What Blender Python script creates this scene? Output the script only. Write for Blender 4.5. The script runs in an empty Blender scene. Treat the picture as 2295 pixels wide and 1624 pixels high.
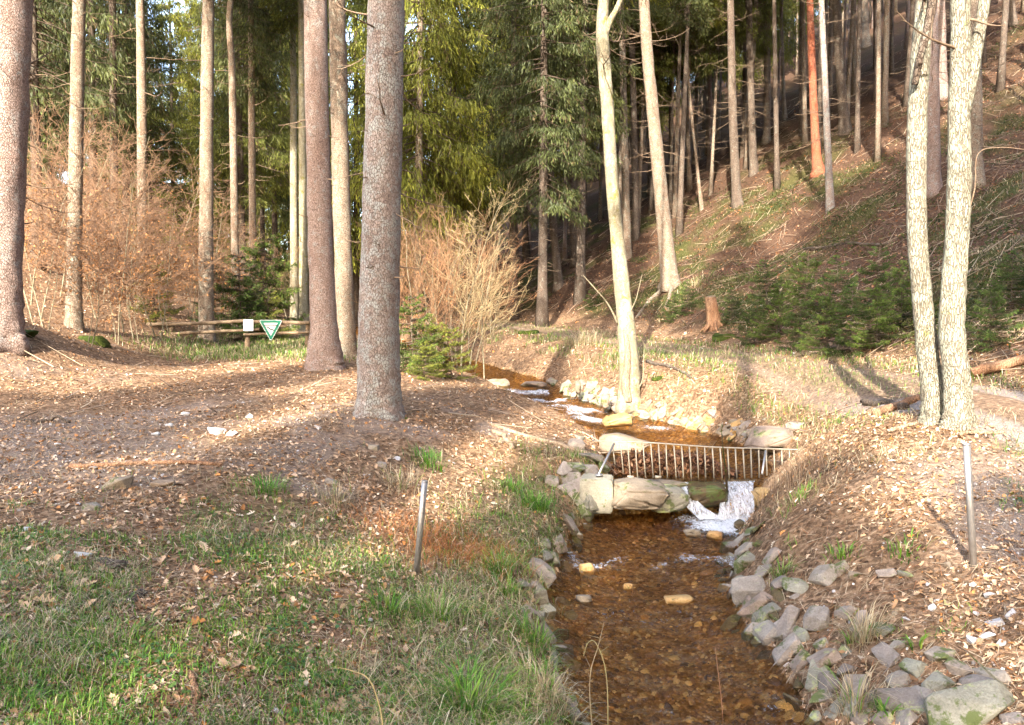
import bpy, bmesh, math, random
import numpy as np
from mathutils import Vector, Matrix

rng = np.random.default_rng(11)
random.seed(5)
scene = bpy.context.scene
COL = scene.collection
R = math.radians

# ------------------------------------------------------------------ camera
F = 1801.0                     # focal length in units of a 2295 x 1624 frame
PW, PH = 2295.0, 1624.0
EYE = np.array([0.0, 0.0, 1.6])
PITCH = R(-2.92)
cam_data = bpy.data.cameras.new('camera')
cam_data.sensor_fit = 'HORIZONTAL'
cam_data.angle = 2 * math.atan(PW / 2 / F)
cam_data.clip_start = 0.05
cam_data.clip_end = 3000
cam = bpy.data.objects.new('camera', cam_data)
cam.location = EYE
cam.rotation_euler = (R(90) + PITCH, 0, 0)
COL.objects.link(cam)
scene.camera = cam

# ------------------------------------------------------------------ sky, sun, exposure
SUN_AZ, SUN_EL = 195.0, 31.0   # clockwise from +Y (the view direction), degrees
SUN = np.array([math.sin(R(SUN_AZ)) * math.cos(R(SUN_EL)),
                math.cos(R(SUN_AZ)) * math.cos(R(SUN_EL)), math.sin(R(SUN_EL))])
world = bpy.data.worlds.new('World')
scene.world = world
world.use_nodes = True
wn = world.node_tree.nodes
sky = wn.new('ShaderNodeTexSky')
sky.sky_type = 'NISHITA'
sky.sun_disc = False
sky.sun_elevation = R(SUN_EL)
sky.sun_rotation = R(SUN_AZ)
sky.air_density = 1.0
sky.dust_density = 2.2
world.node_tree.links.new(sky.outputs[0], wn['Background'].inputs[0])
wn['Background'].inputs[1].default_value = 0.15
sun_data = bpy.data.lights.new('sun', 'SUN')
sun_data.energy = 2.4
sun_data.angle = R(0.6)
sun_data.color = (1.0, 0.97, 0.91)
sun = bpy.data.objects.new('sun', sun_data)
sun.rotation_euler = Vector(SUN).to_track_quat('Z', 'Y').to_euler()
sun.location = (-20, -20, 40)
COL.objects.link(sun)
scene.view_settings.view_transform = 'Standard'
scene.view_settings.look = 'None'
scene.view_settings.gamma = 1.0
scene.view_settings.exposure = 3.15
scene.view_settings.use_white_balance = True
scene.view_settings.white_balance_temperature = 7100
scene.view_settings.white_balance_tint = 12
scene.view_settings.use_curve_mapping = False
scene.render.engine = 'CYCLES'
scene.cycles.max_bounces = 6
scene.cycles.diffuse_bounces = 3
scene.cycles.glossy_bounces = 3
scene.cycles.transmission_bounces = 4
scene.cycles.transparent_max_bounces = 8
scene.cycles.caustics_reflective = False
scene.cycles.caustics_refractive = False
scene.cycles.sample_clamp_indirect = 6.0

# ------------------------------------------------------------------ object helpers
def link(o):
    COL.objects.link(o); return o
def make_mesh(name, V, faces, mats=(), smooth=False, col=None, matidx=None, fl=None):
    me = bpy.data.meshes.new(name)
    V = np.ascontiguousarray(V, np.float32)
    fs = [np.asarray(f, np.int32) for f in (faces if isinstance(faces, (list, tuple)) else [faces]) if len(f)]
    loops = np.concatenate([f.ravel() for f in fs])
    sizes = np.concatenate([np.full(len(f), f.shape[1], np.int32) for f in fs])
    me.vertices.add(len(V)); me.vertices.foreach_set('co', V.ravel())
    me.loops.add(len(loops)); me.loops.foreach_set('vertex_index', loops)
    me.polygons.add(len(sizes))
    me.polygons.foreach_set('loop_start', np.concatenate([[0], np.cumsum(sizes)[:-1]]).astype(np.int32))
    if smooth:
        me.polygons.foreach_set('use_smooth', np.ones(len(sizes), bool))
    if matidx is not None:
        me.polygons.foreach_set('material_index', np.asarray(matidx, np.int32))
    me.update(calc_edges=True)
    if col is not None:
        c = np.ones((len(V), 4), np.float32); c[:, :3] = col
        at = me.color_attributes.new('col', 'FLOAT_COLOR', 'POINT')
        at.data.foreach_set('color', c.ravel())
    for k, v in (fl or {}).items():
        at = me.attributes.new(k, 'FLOAT', 'POINT')
        at.data.foreach_set('value', np.ascontiguousarray(v, np.float32))
    for m in mats: me.materials.append(m)
    return me
def obj(name, me, parent=None, loc=None, rot=None, scale=None):
    o = bpy.data.objects.new(name, me)
    if loc is not None: o.location = loc
    if rot is not None: o.rotation_euler = rot
    if scale is not None: o.scale = scale if hasattr(scale, '__len__') else (scale,) * 3
    if parent is not None: o.parent = parent
    return link(o)
def tag(o, label=None, cat=None, group=None, kind=None):
    if label: o['label'] = label
    if cat: o['category'] = cat
    if group: o['group'] = group
    if kind: o['kind'] = kind
    return o
def thing(name, label, cat, loc, group=None, rot=(0, 0, 0), scale=1.0):
    o = bpy.data.objects.new(name, None)
    o.empty_display_size = 0.2
    o.location = loc; o.rotation_euler = rot; o.scale = (scale,) * 3
    link(o)
    return tag(o, label, cat, group)

# ------------------------------------------------------------------ geometry helpers
def nrm(a):
    return a / np.maximum(np.linalg.norm(a, axis=-1, keepdims=True), 1e-9)
def perp(d):
    ref = np.where(np.abs(d[..., 2:3]) < 0.9, np.array([0, 0, 1.0]), np.array([1.0, 0, 0]))
    s = nrm(np.cross(d, ref)); return s, np.cross(s, d)
def prisms(P0, P1, R0, R1, n=3):
    """a thin n-sided prism for every segment"""
    d = nrm(P1 - P0); s, u = perp(d)
    a = np.arange(n) * 2 * math.pi / n
    o = s[:, None] * np.cos(a)[None, :, None] + u[:, None] * np.sin(a)[None, :, None]
    R0 = np.broadcast_to(R0, len(P0)); R1 = np.broadcast_to(R1, len(P0))
    V = np.concatenate([P0[:, None] + o * R0[:, None, None], P1[:, None] + o * R1[:, None, None]], 1)
    b = (np.arange(len(P0)) * 2 * n)[:, None]
    i = np.arange(n); j = (i + 1) % n
    q = np.stack([i, j, j + n, i + n], 1)
    return V.reshape(-1, 3), (b[:, :, None] + q[None]).reshape(-1, 4)
def merge(parts):
    """parts: list of (V, quads) -> one (V, quads)"""
    Vs, Fs, n = [], [], 0
    for V, Fq in parts:
        Vs.append(V); Fs.append(Fq + n); n += len(V)
    return np.concatenate(Vs), np.concatenate(Fs)
def tube(P, rad, n=10, wob=0.0, seed=0, ref=None, lobes=0.0):
    P = np.asarray(P, float); rad = np.asarray(rad, float)
    t = nrm(np.gradient(P, axis=0))
    if ref is None:
        ref = np.array([1.0, 0, 0]) if abs(nrm(P[-1] - P[0])[2]) > 0.7 else np.array([0, 0, 1.0])
    s = nrm(np.cross(t, ref)); u = np.cross(s, t)
    a = np.arange(n) * 2 * math.pi / n
    o = s[:, None] * np.cos(a)[None, :, None] + u[:, None] * np.sin(a)[None, :, None]
    rr = np.repeat(rad[:, None], n, 1)
    if wob:
        g = np.random.default_rng(seed)
        w = g.normal(size=rr.shape)
        w = (w + np.roll(w, 1, 1) + np.roll(w, 1, 0)) / 1.7
        rr = rr * (1 + wob * w)
    if lobes:
        zz = np.maximum(P[:, 2] - P[0, 2] - .2, 0)[:, None]
        rr = rr * (1 + lobes * np.exp(-zz / .28) * (np.cos(a[None] * 4 + seed) * .5 + np.cos(a[None] * 7 + seed * 2) * .3 + .25))
    V = (P[:, None] + o * rr[:, :, None]).reshape(-1, 3)
    m = len(P)
    i = np.arange(m - 1)[:, None] * n; k = np.arange(n)[None]
    Q = np.stack([i + k, i + (k + 1) % n, i + n + (k + 1) % n, i + n + k], -1).reshape(-1, 4)
    c0 = len(V); V = np.concatenate([V, P[:1], P[-1:]])
    kk = np.arange(n)
    caps = np.concatenate([np.stack([(kk + 1) % n, kk, np.full(n, c0)], 1),
                           np.stack([(m - 1) * n + kk, (m - 1) * n + (kk + 1) % n, np.full(n, c0 + 1)], 1)])
    return V, Q, caps
def catmull(C, m):
    C = np.asarray(C, float)
    x = np.concatenate([2 * C[:1] - C[1:2], C, 2 * C[-1:] - C[-2:-1]])
    out = []
    for i in range(len(C) - 1):
        p0, p1, p2, p3 = x[i], x[i + 1], x[i + 2], x[i + 3]
        for t in np.linspace(0, 1, m, endpoint=False):
            out.append(0.5 * (2 * p1 + (p2 - p0) * t + (2 * p0 - 5 * p1 + 4 * p2 - p3) * t * t + (3 * p1 - p0 - 3 * p2 + p3) * t ** 3))
    out.append(C[-1]); return np.array(out)
_T = np.random.default_rng(3).random((256, 256))
def vn(x, y, s=1.0, k=0):
    """value noise 0..1 with feature size s"""
    x = np.asarray(x, float) / s + 17.3 * k + 100; y = np.asarray(y, float) / s + 31.7 * k + 100
    i = np.floor(x).astype(int); j = np.floor(y).astype(int)
    f = x - i; g = y - j
    f = f * f * (3 - 2 * f); g = g * g * (3 - 2 * g)
    T = lambda a, b: _T[a & 255, b & 255]
    return (T(i, j) * (1 - f) + T(i + 1, j) * f) * (1 - g) + (T(i, j + 1) * (1 - f) + T(i + 1, j + 1) * f) * g
def fbm(x, y, s, k=0):
    return 0.55 * vn(x, y, s, k) + 0.3 * vn(x, y, s / 2.1, k + 1) + 0.15 * vn(x, y, s / 4.3, k + 2)
def sstep(x, a, b):
    t = np.clip((np.asarray(x, float) - a) / (b - a), 0, 1); return t * t * (3 - 2 * t)

# ------------------------------------------------------------------ materials
def mat(name):
    m = bpy.data.materials.new(name); m.use_nodes = True
    nt = m.node_tree; return m, nt.nodes, nt.links, nt.nodes['Principled BSDF']
def noise(N, L, vec, scale, detail=4, rough=0.6, dist=0.0):
    n = N.new('ShaderNodeTexNoise')
    n.inputs['Scale'].default_value = scale; n.inputs['Detail'].default_value = detail
    n.inputs['Roughness'].default_value = rough; n.inputs['Distortion'].default_value = dist
    if vec is not None: L.new(vec, n.inputs['Vector'])
    return n
def ramp(N, L, fac, stops):
    r = N.new('ShaderNodeValToRGB'); e = r.color_ramp.elements
    while len(e) > 1: e.remove(e[-1])
    for i, (p, c) in enumerate(stops):
        k = e[0] if i == 0 else e.new(p)
        k.position = p; k.color = (*c, 1) if len(c) == 3 else c
    L.new(fac, r.inputs[0]); return r
def mix(N, L, fac, a, b, mode='MIX'):
    m = N.new('ShaderNodeMix'); m.data_type = 'RGBA'; m.blend_type = mode
    for s, v in ((0, fac), (6, a), (7, b)):
        if hasattr(v, 'type') or hasattr(v, 'is_linked'): L.new(v, m.inputs[s])
        else: m.inputs[s].default_value = v if s == 0 else (*v, 1)
    return m.outputs[2]
def math_n(N, L, op, a, b=0.0, clamp=False):
    m = N.new('ShaderNodeMath'); m.operation = op; m.use_clamp = clamp
    for s, v in ((0, a), (1, b)):
        if hasattr(v, 'is_linked'): L.new(v, m.inputs[s])
        else: m.inputs[s].default_value = v
    return m.outputs[0]
def pos(N, L, sc=(1, 1, 1), source='world'):
    if source == 'world':
        o = N.new('ShaderNodeNewGeometry').outputs['Position']
    else:
        o = N.new('ShaderNodeTexCoord').outputs['Object']
    mp = N.new('ShaderNodeMapping'); mp.inputs['Scale'].default_value = sc
    L.new(o, mp.inputs['Vector']); return mp.outputs[0]
def bump(N, L, h, strength=0.5, dist=0.02):
    b = N.new('ShaderNodeBump'); b.inputs['Strength'].default_value = strength; b.inputs['Distance'].default_value = dist
    L.new(h, b.inputs['Height']); return b.outputs[0]
def attr(N, name):
    a = N.new('ShaderNodeAttribute'); a.attribute_name = name; return a

def m_leafy(name, trans=0.3, rough=0.6, spec=0.3, vary=0.0):
    """foliage, leaves, blades: the colour comes with each blade, some light passes through"""
    m, N, L, P = mat(name)
    c = attr(N, 'col').outputs['Color']
    if vary:
        n = noise(N, L, pos(N, L), vary, 2)
        c = mix(N, L, 0.35, c, ramp(N, L, n.outputs['Fac'], [(0.3, (0.35, 0.35, 0.35)), (0.7, (1.4, 1.4, 1.4))]).outputs[0], 'MULTIPLY')
    L.new(c, P.inputs['Base Color'])
    P.inputs['Roughness'].default_value = rough
    P.inputs['Specular IOR Level'].default_value = spec
    if trans:
        t = N.new('ShaderNodeBsdfTranslucent'); L.new(c, t.inputs['Color'])
        mx = N.new('ShaderNodeMixShader'); mx.inputs[0].default_value = trans
        L.new(P.outputs[0], mx.inputs[1]); L.new(t.outputs[0], mx.inputs[2])
        L.new(mx.outputs[0], N['Material Output'].inputs['Surface'])
    return m
M = {}
M['needles'] = m_leafy('spruce_needles', 0.45, 0.55)
M['leaf'] = m_leafy('dry_leaf', 0.15, 0.65, 0.25)
M['blade'] = m_leafy('grass_blade', 0.25, 0.5)
M['straw'] = m_leafy('dry_straw', 0.1, 0.7, 0.2)
M['pebble'] = m_leafy('pebble', 0.0, 0.8, 0.3, vary=60)

def m_bark(name, c1, c2, crack, sx=30, sz=16, moss=0.0, mossc=(0.10, 0.12, 0.02), lich=0.0, lichc=(0.34, 0.38, 0.33), bs=0.9, crackw=0.13, fine_amt=.5):
    m, N, L, P = mat(name)
    p = pos(N, L)
    ps = pos(N, L, (sx, sx, sz))
    w = noise(N, L, p, 9, 3)
    pv = N.new('ShaderNodeVectorMath'); pv.operation = 'MULTIPLY_ADD'
    L.new(w.outputs['Color'], pv.inputs[0]); pv.inputs[1].default_value = (2.2, 2.2, 2.2); L.new(ps, pv.inputs[2])
    v = N.new('ShaderNodeTexVoronoi'); v.feature = 'DISTANCE_TO_EDGE'; v.inputs['Scale'].default_value = 1.0
    L.new(pv.outputs[0], v.inputs['Vector'])
    v2 = N.new('ShaderNodeTexVoronoi'); v2.inputs['Scale'].default_value = 1.0
    L.new(pv.outputs[0], v2.inputs['Vector'])
    big = noise(N, L, pos(N, L, (2.2, 2.2, 0.8)), 1.6, 4)
    c = mix(N, L, ramp(N, L, big.outputs['Fac'], [(0.35, (0, 0, 0)), (0.65, (1, 1, 1))]).outputs[0], c1, c2)
    c = mix(N, L, 0.45, c, ramp(N, L, v2.outputs['Color'], [(0.0, (0.55, 0.55, 0.55)), (1.0, (1.45, 1.45, 1.45))]).outputs[0], 'MULTIPLY')
    fine = noise(N, L, p, 90, 3)
    c = mix(N, L, fine_amt, c, ramp(N, L, fine.outputs['Fac'], [(0.3, (0.5, 0.5, 0.5)), (0.7, (1.5, 1.5, 1.5))]).outputs[0], 'MULTIPLY')
    if lich:
        n = noise(N, L, p, 7, 5, 0.7)
        c = mix(N, L, ramp(N, L, n.outputs['Fac'], [(0.62 - lich * 0.3, (0, 0, 0)), (0.72 - lich * 0.3, (0.85,) * 3)]).outputs[0], c, lichc)
    if moss:
        n = noise(N, L, p, 4, 5, 0.7)
        c = mix(N, L, ramp(N, L, n.outputs['Fac'], [(0.66 - moss * 0.3, (0, 0, 0)), (0.74 - moss * 0.3, (0.9,) * 3)]).outputs[0], c, mossc)
    e = ramp(N, L, v.outputs['Distance'], [(0.0, (0, 0, 0)), (crackw, (1, 1, 1))])
    c = mix(N, L, e.outputs[0], crack, c)
    L.new(c, P.inputs['Base Color'])
    P.inputs['Roughness'].default_value = 0.9; P.inputs['Specular IOR Level'].default_value = 0.15
    h = math_n(N, L, 'ADD', e.outputs[0], math_n(N, L, 'MULTIPLY', fine.outputs['Fac'], 0.6))
    L.new(bump(N, L, h, bs, 0.012), P.inputs['Normal'])
    return m
M['bark_pink'] = m_bark('bark_pink', (0.27, 0.185, 0.15), (0.34, 0.26, 0.22), (0.10, 0.065, 0.05), 34, 22, fine_amt=.35, lich=0.3, lichc=(0.33, 0.32, 0.29))
M['bark_grey'] = m_bark('bark_grey', (0.225, 0.165, 0.135), (0.30, 0.25, 0.215), (0.115, 0.083, 0.067), 33, 19, lich=0.5, lichc=(0.30, 0.305, 0.275), fine_amt=.35, crackw=.11)
M['bark_warm'] = m_bark('bark_warm', (0.215, 0.15, 0.105), (0.29, 0.23, 0.17), (0.085, 0.055, 0.036), 30, 18, lich=0.35, lichc=(0.28, 0.28, 0.22))
M['bark_dark'] = m_bark('bark_dark', (0.105, 0.075, 0.055), (0.165, 0.13, 0.10), (0.045, 0.03, 0.022), 28, 18, lich=0.2, lichc=(0.22, 0.22, 0.18))
M['bark_red'] = m_bark('bark_red', (0.36, 0.105, 0.05), (0.30, 0.12, 0.07), (0.12, 0.04, 0.025), 26, 16)
M['bark_smooth'] = m_bark('bark_smooth', (0.22, 0.19, 0.12), (0.28, 0.25, 0.17), (0.14, 0.115, 0.07), 14, 5, moss=0.3, mossc=(0.16, 0.145, 0.025), lich=0.25, lichc=(0.32, 0.31, 0.24), bs=0.6, crackw=0.06)
M['bark_oak'] = m_bark('bark_oak', (0.21, 0.185, 0.135), (0.29, 0.26, 0.195), (0.12, 0.098, 0.07), 46, 9.0, moss=0.12, mossc=(0.17, 0.17, 0.05), lich=0.6, lichc=(0.32, 0.325, 0.245), bs=1.0, crackw=0.16)
M['twig'] = m_bark('twig_bark', (0.17, 0.115, 0.078), (0.23, 0.17, 0.115), (0.12, 0.08, 0.05), 40, 20, bs=0.2)
M['sapling'] = m_bark('sapling_bark', (0.19, 0.165, 0.11), (0.25, 0.225, 0.155), (0.13, 0.105, 0.065), 40, 12, moss=0.15, bs=0.2)
M['deadwood'] = m_bark('deadwood', (0.25, 0.17, 0.11), (0.34, 0.26, 0.18), (0.10, 0.065, 0.04), 50, 8, bs=0.6)
M['peeled'] = m_bark('peeled_log', (0.23, 0.115, 0.06), (0.30, 0.18, 0.105), (0.09, 0.045, 0.028), 40, 4, bs=0.4)
M['rail'] = m_bark('rail_wood', (0.22, 0.15, 0.095), (0.30, 0.225, 0.145), (0.10, 0.065, 0.04), 60, 60, bs=0.5)
M['moss'] = m_bark('moss_mat', (0.055, 0.085, 0.014), (0.10, 0.125, 0.02), (0.02, 0.03, 0.008), 60, 60, bs=1.0)

def m_stone(name, c1, c2, lich=0.35, lichc=(0.36, 0.40, 0.13), moss=0.1, rnd=0.5, sc=5, rough=0.8):
    m, N, L, P = mat(name)
    p = pos(N, L)
    info = N.new('ShaderNodeObjectInfo')
    n = noise(N, L, p, sc, 6, 0.7, 0.6)
    c = mix(N, L, ramp(N, L, n.outputs['Fac'], [(0.33, (0, 0, 0)), (0.67, (1, 1, 1))]).outputs[0], c1, c2)
    c = mix(N, L, rnd, c, ramp(N, L, info.outputs['Random'], [(0, (0.6, 0.55, 0.55)), (0.3, (0.95, 0.9, 0.9)), (0.6, (1.1, 1.1, 1.05)), (0.8, (1.0, 0.8, 0.68)), (1, (1.45, 1.42, 1.4))]).outputs[0], 'MULTIPLY')
    ly = noise(N, L, pos(N, L, (3, 3, 26)), 1.4, 4)
    c = mix(N, L, 0.18, c, ramp(N, L, ly.outputs['Fac'], [(0.35, (0.55, 0.52, 0.5)), (0.65, (1.4, 1.4, 1.4))]).outputs[0], 'MULTIPLY')
    f = noise(N, L, p, 70, 4, 0.7)
    c = mix(N, L, 0.5, c, ramp(N, L, f.outputs['Fac'], [(0.3, (0.5, 0.5, 0.5)), (0.7, (1.5, 1.5, 1.5))]).outputs[0], 'MULTIPLY')
    if lich:
        q = noise(N, L, p, 3.3, 5, 0.75)
        c = mix(N, L, ramp(N, L, q.outputs['Fac'], [(0.70 - lich * 0.3, (0, 0, 0)), (0.80 - lich * 0.3, (0.75,) * 3)]).outputs[0], c, lichc)
    if moss:
        q = noise(N, L, p, 5.1, 5, 0.75)
        c = mix(N, L, ramp(N, L, q.outputs['Fac'], [(0.36 + moss * 0.2, (0.9,) * 3), (0.42 + moss * 0.2, (0, 0, 0))]).outputs[0], c, (0.07, 0.09, 0.02))
    L.new(c, P.inputs['Base Color'])
    P.inputs['Roughness'].default_value = rough; P.inputs['Specular IOR Level'].default_value = 0.3
    h = math_n(N, L, 'ADD', n.outputs['Fac'], math_n(N, L, 'MULTIPLY', f.outputs['Fac'], 0.35))
    L.new(bump(N, L, h, 0.8, 0.03), P.inputs['Normal'])
    return m
M['stone'] = m_stone('slate_stone', (0.155, 0.13, 0.108), (0.27, 0.235, 0.20), rnd=.75)
M['stone_mossy'] = m_stone('mossy_stone', (0.15, 0.14, 0.11), (0.24, 0.23, 0.18), 0.5, moss=0.35)
M['stone_pale'] = m_stone('pale_stone', (0.36, 0.35, 0.34), (0.52, 0.51, 0.50), 0.0, moss=0.0)
M['stone_tan'] = m_stone('tan_stone', (0.16, 0.125, 0.09), (0.26, 0.21, 0.15), 0.25, moss=0.1)
M['stone_warm'] = m_stone('ochre_stone', (0.30, 0.17, 0.06), (0.42, 0.28, 0.12), 0.0, moss=0.05, rough=0.4)
M['stone_wet'] = m_stone('wet_stone', (0.05, 0.035, 0.018), (0.10, 0.07, 0.03), 0.1, moss=0.35, rough=0.25)
M['concrete'] = m_stone('weathered_concrete', (0.21, 0.19, 0.14), (0.30, 0.275, 0.21), 0.25, (0.30, 0.31, 0.16), 0.1, 0.0)

def m_plain(name, c, rough=0.6, metal=0.0, ns=0.0, var=0.25, spec=0.4):
    m, N, L, P = mat(name)
    n = noise(N, L, pos(N, L), ns or 20, 4)
    cc = mix(N, L, var, c, ramp(N, L, n.outputs['Fac'], [(0.3, (0.5, 0.5, 0.5)), (0.7, (1.5, 1.5, 1.5))]).outputs[0], 'MULTIPLY')
    L.new(cc, P.inputs['Base Color'])
    P.inputs['Roughness'].default_value = rough; P.inputs['Metallic'].default_value = metal
    P.inputs['Specular IOR Level'].default_value = spec
    return m
M['steel'] = m_plain('galvanised_steel', (0.34, 0.32, 0.30), 0.42, 0.75, 40)
M['rack'] = m_plain('weathered_steel', (0.34, 0.29, 0.215), 0.6, 0.25, 40)
M['sign_white'] = m_plain('sign_white', (0.66, 0.67, 0.66), 0.35, 0, 30, 0.05)
M['sign_green'] = m_plain('sign_green', (0.0, 0.20, 0.115), 0.35, 0, 30, 0.08)
M['sign_black'] = m_plain('sign_black', (0.012, 0.012, 0.013), 0.4, 0, 30, 0.05)
M['sign_ring'] = m_plain('sign_ring', (0.55, 0.42, 0.46), 0.4, 0, 30, 0.05)
M['sign_back'] = m_plain('sign_edge', (0.35, 0.38, 0.38), 0.4, 0.6, 30, 0.1)
# ------------------------------------------------------------------ the lie of the land
def dense(ys, vs, sig):
    g = np.arange(-30, 160, 0.1)
    v = np.interp(g, ys, vs)
    k = np.exp(-0.5 * (np.arange(-30, 31) * 0.1 / sig) ** 2); k /= k.sum()
    return np.convolve(np.pad(v, 30, mode='edge'), k, 'valid')
GY = np.arange(-30, 160, 0.1)
S_Y = [-30, 3, 5.2, 6.2, 7.2, 9, 10, 10.8, 11.3, 12.5, 13.7, 15, 16, 17.1, 18.4, 19.7, 22.2, 25, 32, 45, 70, 160]
S_C = [1.2, 1.2, 1.2, 1.17, 1.16, 1.5, 1.9, 2.25, 2.6, 2.75, 2.75, 2.65, 2.35, 1.5, 0.95, 0.5, -0.1, -1.2, -4, -9, -18, -50]
S_W = [.8, .8, .8, .84, .89, .96, 1.05, 1.05, 1.15, 1.25, 1.25, 1.2, 1.1, .8, .72, .75, .95, .8, .8, .8, .8, .8]
W_Y = [-30, 10.72, 10.95, 12, 15.2, 16, 17.0, 17.8, 19.2, 20, 22.2, 25, 32, 45, 70, 160]
W_Z = [-1.0, -1.0, -.60, -.56, -.53, -.47, -.36, -.24, -.16, -.05, .0, .15, .5, 1.2, 2.2, 6]
T_C, T_W, T_Z = dense(S_Y, S_C, 0.4), dense(S_Y, S_W, 0.4), dense(W_Y, W_Z, 0.09)
T_L = dense([-30, 3, 7, 10.6, 17.7, 24, 36, 60, 160], [0.0, -.02, .0, .25, .55, .77, 1.3, 2.4, 7], 0.8)
T_R = dense([-30, 3, 5.9, 8.6, 10, 16, 24, 36, 60, 160], [-.5, -.42, -.15, .42, .53, .63, .87, 1.5, 2.6, 7], 0.5)
T_F = dense([-30, 3, 11, 16, 21, 28, 38, 50, 80, 160], [7.7, 7.6, 7.3, 7.1, 6.45, 4.75, 0.5, -4.6, -15, -44], 1.0)      # foot of the hillside
T_T = dense([-30, 3, 10, 16, 20, 24, 36, 50, 80, 160], [6.5, 6.4, 5.95, 5.75, 5.0, 3.95, -0.8, -6.2, -16.6, -46], 0.8)  # the track
def tab(T, y): return np.interp(y, GY, T)
SL_D = [0, .12, .3, 1.1, 2.2, 3.5]; SL_V = [0, .16, .28, .46, .76, 1]
SR_D = [0, .35, .8, 1.5, 2.3, 3.0]; SR_V = [0, .30, .58, .86, .97, 1]
def stream(x, y):
    c, w = tab(T_C, y), tab(T_W, y)
    w = w * (1 + 0.12 * (vn(x * 0 + np.sign(x - c) * 3, y, 0.7, 9) - 0.5) + 0.1 * (vn(np.sign(x - c) * 5, y, 0.25, 12) - 0.5))
    return (c - x) - w, (x - c) - w          # distance beyond the left and right water edge
def height(x, y, rough=True):
    x = np.asarray(x, float); y = np.asarray(y, float)
    dl, dr = stream(x, y)
    w = tab(T_Z, y)
    lh = np.maximum(0, -(x + 7.6 + 0.10 * (y - 12))) * 0.36 * sstep(y, 10.5, 16)
    Lz = tab(T_L, y) + lh - 0.08 * lh * sstep(lh, 4, 12) + 0.72 * np.exp(-((x + 9.7) / 2.3) ** 2 - ((y - 14.6) / 2.4) ** 2)
    d = x - tab(T_F, y)
    hill = 0.53 * (np.sqrt(d * d + 0.5) + d) / 2
    hill = np.where(hill > 60, 60 + (hill - 60) * 0.2, hill)
    Rz = tab(T_R, y) + hill
    zl = w + (Lz - w) * np.interp(dl, SL_D, SL_V)
    zr = w + (Rz - w) * np.interp(dr, SR_D, SR_V)
    inside = np.minimum(-dl, -dr)
    bed = w - 0.05 - 0.14 * np.clip(inside / 0.5, 0, 1)
    z = np.where(dl > 0, zl, np.where(dr > 0, zr, np.minimum(bed, w)))
    if rough:
        out = sstep(np.maximum(dl, dr), 0.0, 0.5)
        hm = sstep(d, 0.3, 3)
        z = z + out * (0.07 * (fbm(x, y, 1.3, 1) - 0.5) + 0.035 * (vn(x, y, 0.28, 5) - 0.5) + 0.02 * (vn(x, y, 0.13, 6) - 0.5))
        z = z + hm * (0.7 * (fbm(x, y, 4.0, 2) - 0.5) + 0.30 * (vn(x, y * 0.8, 0.9, 7) - 0.5) + 0.12 * (vn(x, y, .35, 13) - .5))
        z = z + (1 - out) * 0.05 * (vn(x, y, 0.22, 8) - 0.5)
        # rock shelf under the left bank by the near reach
    return z
def normal(x, y):
    e = 0.06
    return nrm(np.stack([-(height(x + e, y) - height(x - e, y)) / (2 * e), -(height(x, y + e) - height(x, y - e)) / (2 * e), np.ones_like(np.asarray(x, float))], -1))
_fw = np.array([0, math.cos(PITCH), math.sin(PITCH)]); _up = np.array([0, -math.sin(PITCH), math.cos(PITCH)])
def ray(px, row):
    return _fw + (px - PW / 2) / F * np.array([1.0, 0, 0]) - (row - PH / 2) / F * _up
def at(px, row, Y):
    d = ray(px, row); return EYE + d * (Y / d[1])
def ground_at(px, row, near=2.0, far=120.0):
    """where the line of sight through a point of the photograph meets the land"""
    d = ray(px, row); t = np.arange(near, far, 0.03)
    P = EYE + d[None] * t[:, None]
    below = P[:, 2] < height(P[:, 0], P[:, 1])
    i = int(np.argmax(below)) if below.any() else len(t) - 1
    return P[i]
def project(p):
    q = np.asarray(p, float) - EYE
    dz = q @ _fw
    return PW / 2 + F * q[..., 0] / dz, PH / 2 - F * (q @ _up) / dz
def on_ground(x, y): return np.array([x, y, float(height(x, y))])

# masks of what grows where (0..1)
def m_track(x, y):
    return 1 - sstep(np.abs(x - tab(T_T, y)), 0.75, 1.15)
def m_hill(x, y): return sstep(x - tab(T_F, y), 0.1, 1.2)
def m_grass(x, y):
    dl, dr = stream(x, y)
    n = fbm(x, y, 1.1, 20); n2 = fbm(x, y, 0.45, 25)
    near = (dl > 0.05) * (1 - sstep(y, 6.4, 8.4)) * np.clip(sstep(n, 0.40, 0.54) * 0.97 + 0.04, 0, 1)
    near = near * (0.35 + 0.65 * sstep(n2, 0.3, 0.55))
    bank = (dl > 0.02) * (1 - sstep(dl, 0.6, 1.7)) * (y < 11.5) * (0.25 + 0.75 * sstep(n2, 0.4, 0.6))
    fence = sstep(y, 19, 22.5) * (1 - sstep(y, 27, 31)) * sstep(x, -10.5, -8.5) * (1 - sstep(x, -3.2, -2)) * 0.9
    ax = np.abs(x - tab(T_T, y))
    tr = (1 - sstep(ax, 1.3, 1.7)) * np.where(np.abs(ax - 0.72) < 0.26, 0.03, 0.25) * sstep(y, 9.5, 14) * (dr > 0.4)
    verge = (dr > 0.9) * (x < tab(T_T, y) - .8) * sstep(y, 15, 19) * sstep(n, 0.38, 0.62) * 0.45
    right = (dr > 0.5) * (y < 12) * (1 - m_hill(x, y)) * sstep(n, 0.62, 0.75) * 0.35
    return np.clip(np.maximum.reduce([near, bank * 0.9, fence, tr, verge, right]), 0, 1)
def m_moss(x, y):
    d = x - tab(T_F, y)
    return sstep(d, 0.2, 1.5) * np.clip(sstep(fbm(x * 0.8 - y * 0.25, y, 2.6, 40), 0.40, 0.56) * sstep(fbm(x, y, .7, 44), .3, .55), 0, 1) * (1 - 0.75 * sstep(d, 9, 22))
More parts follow.
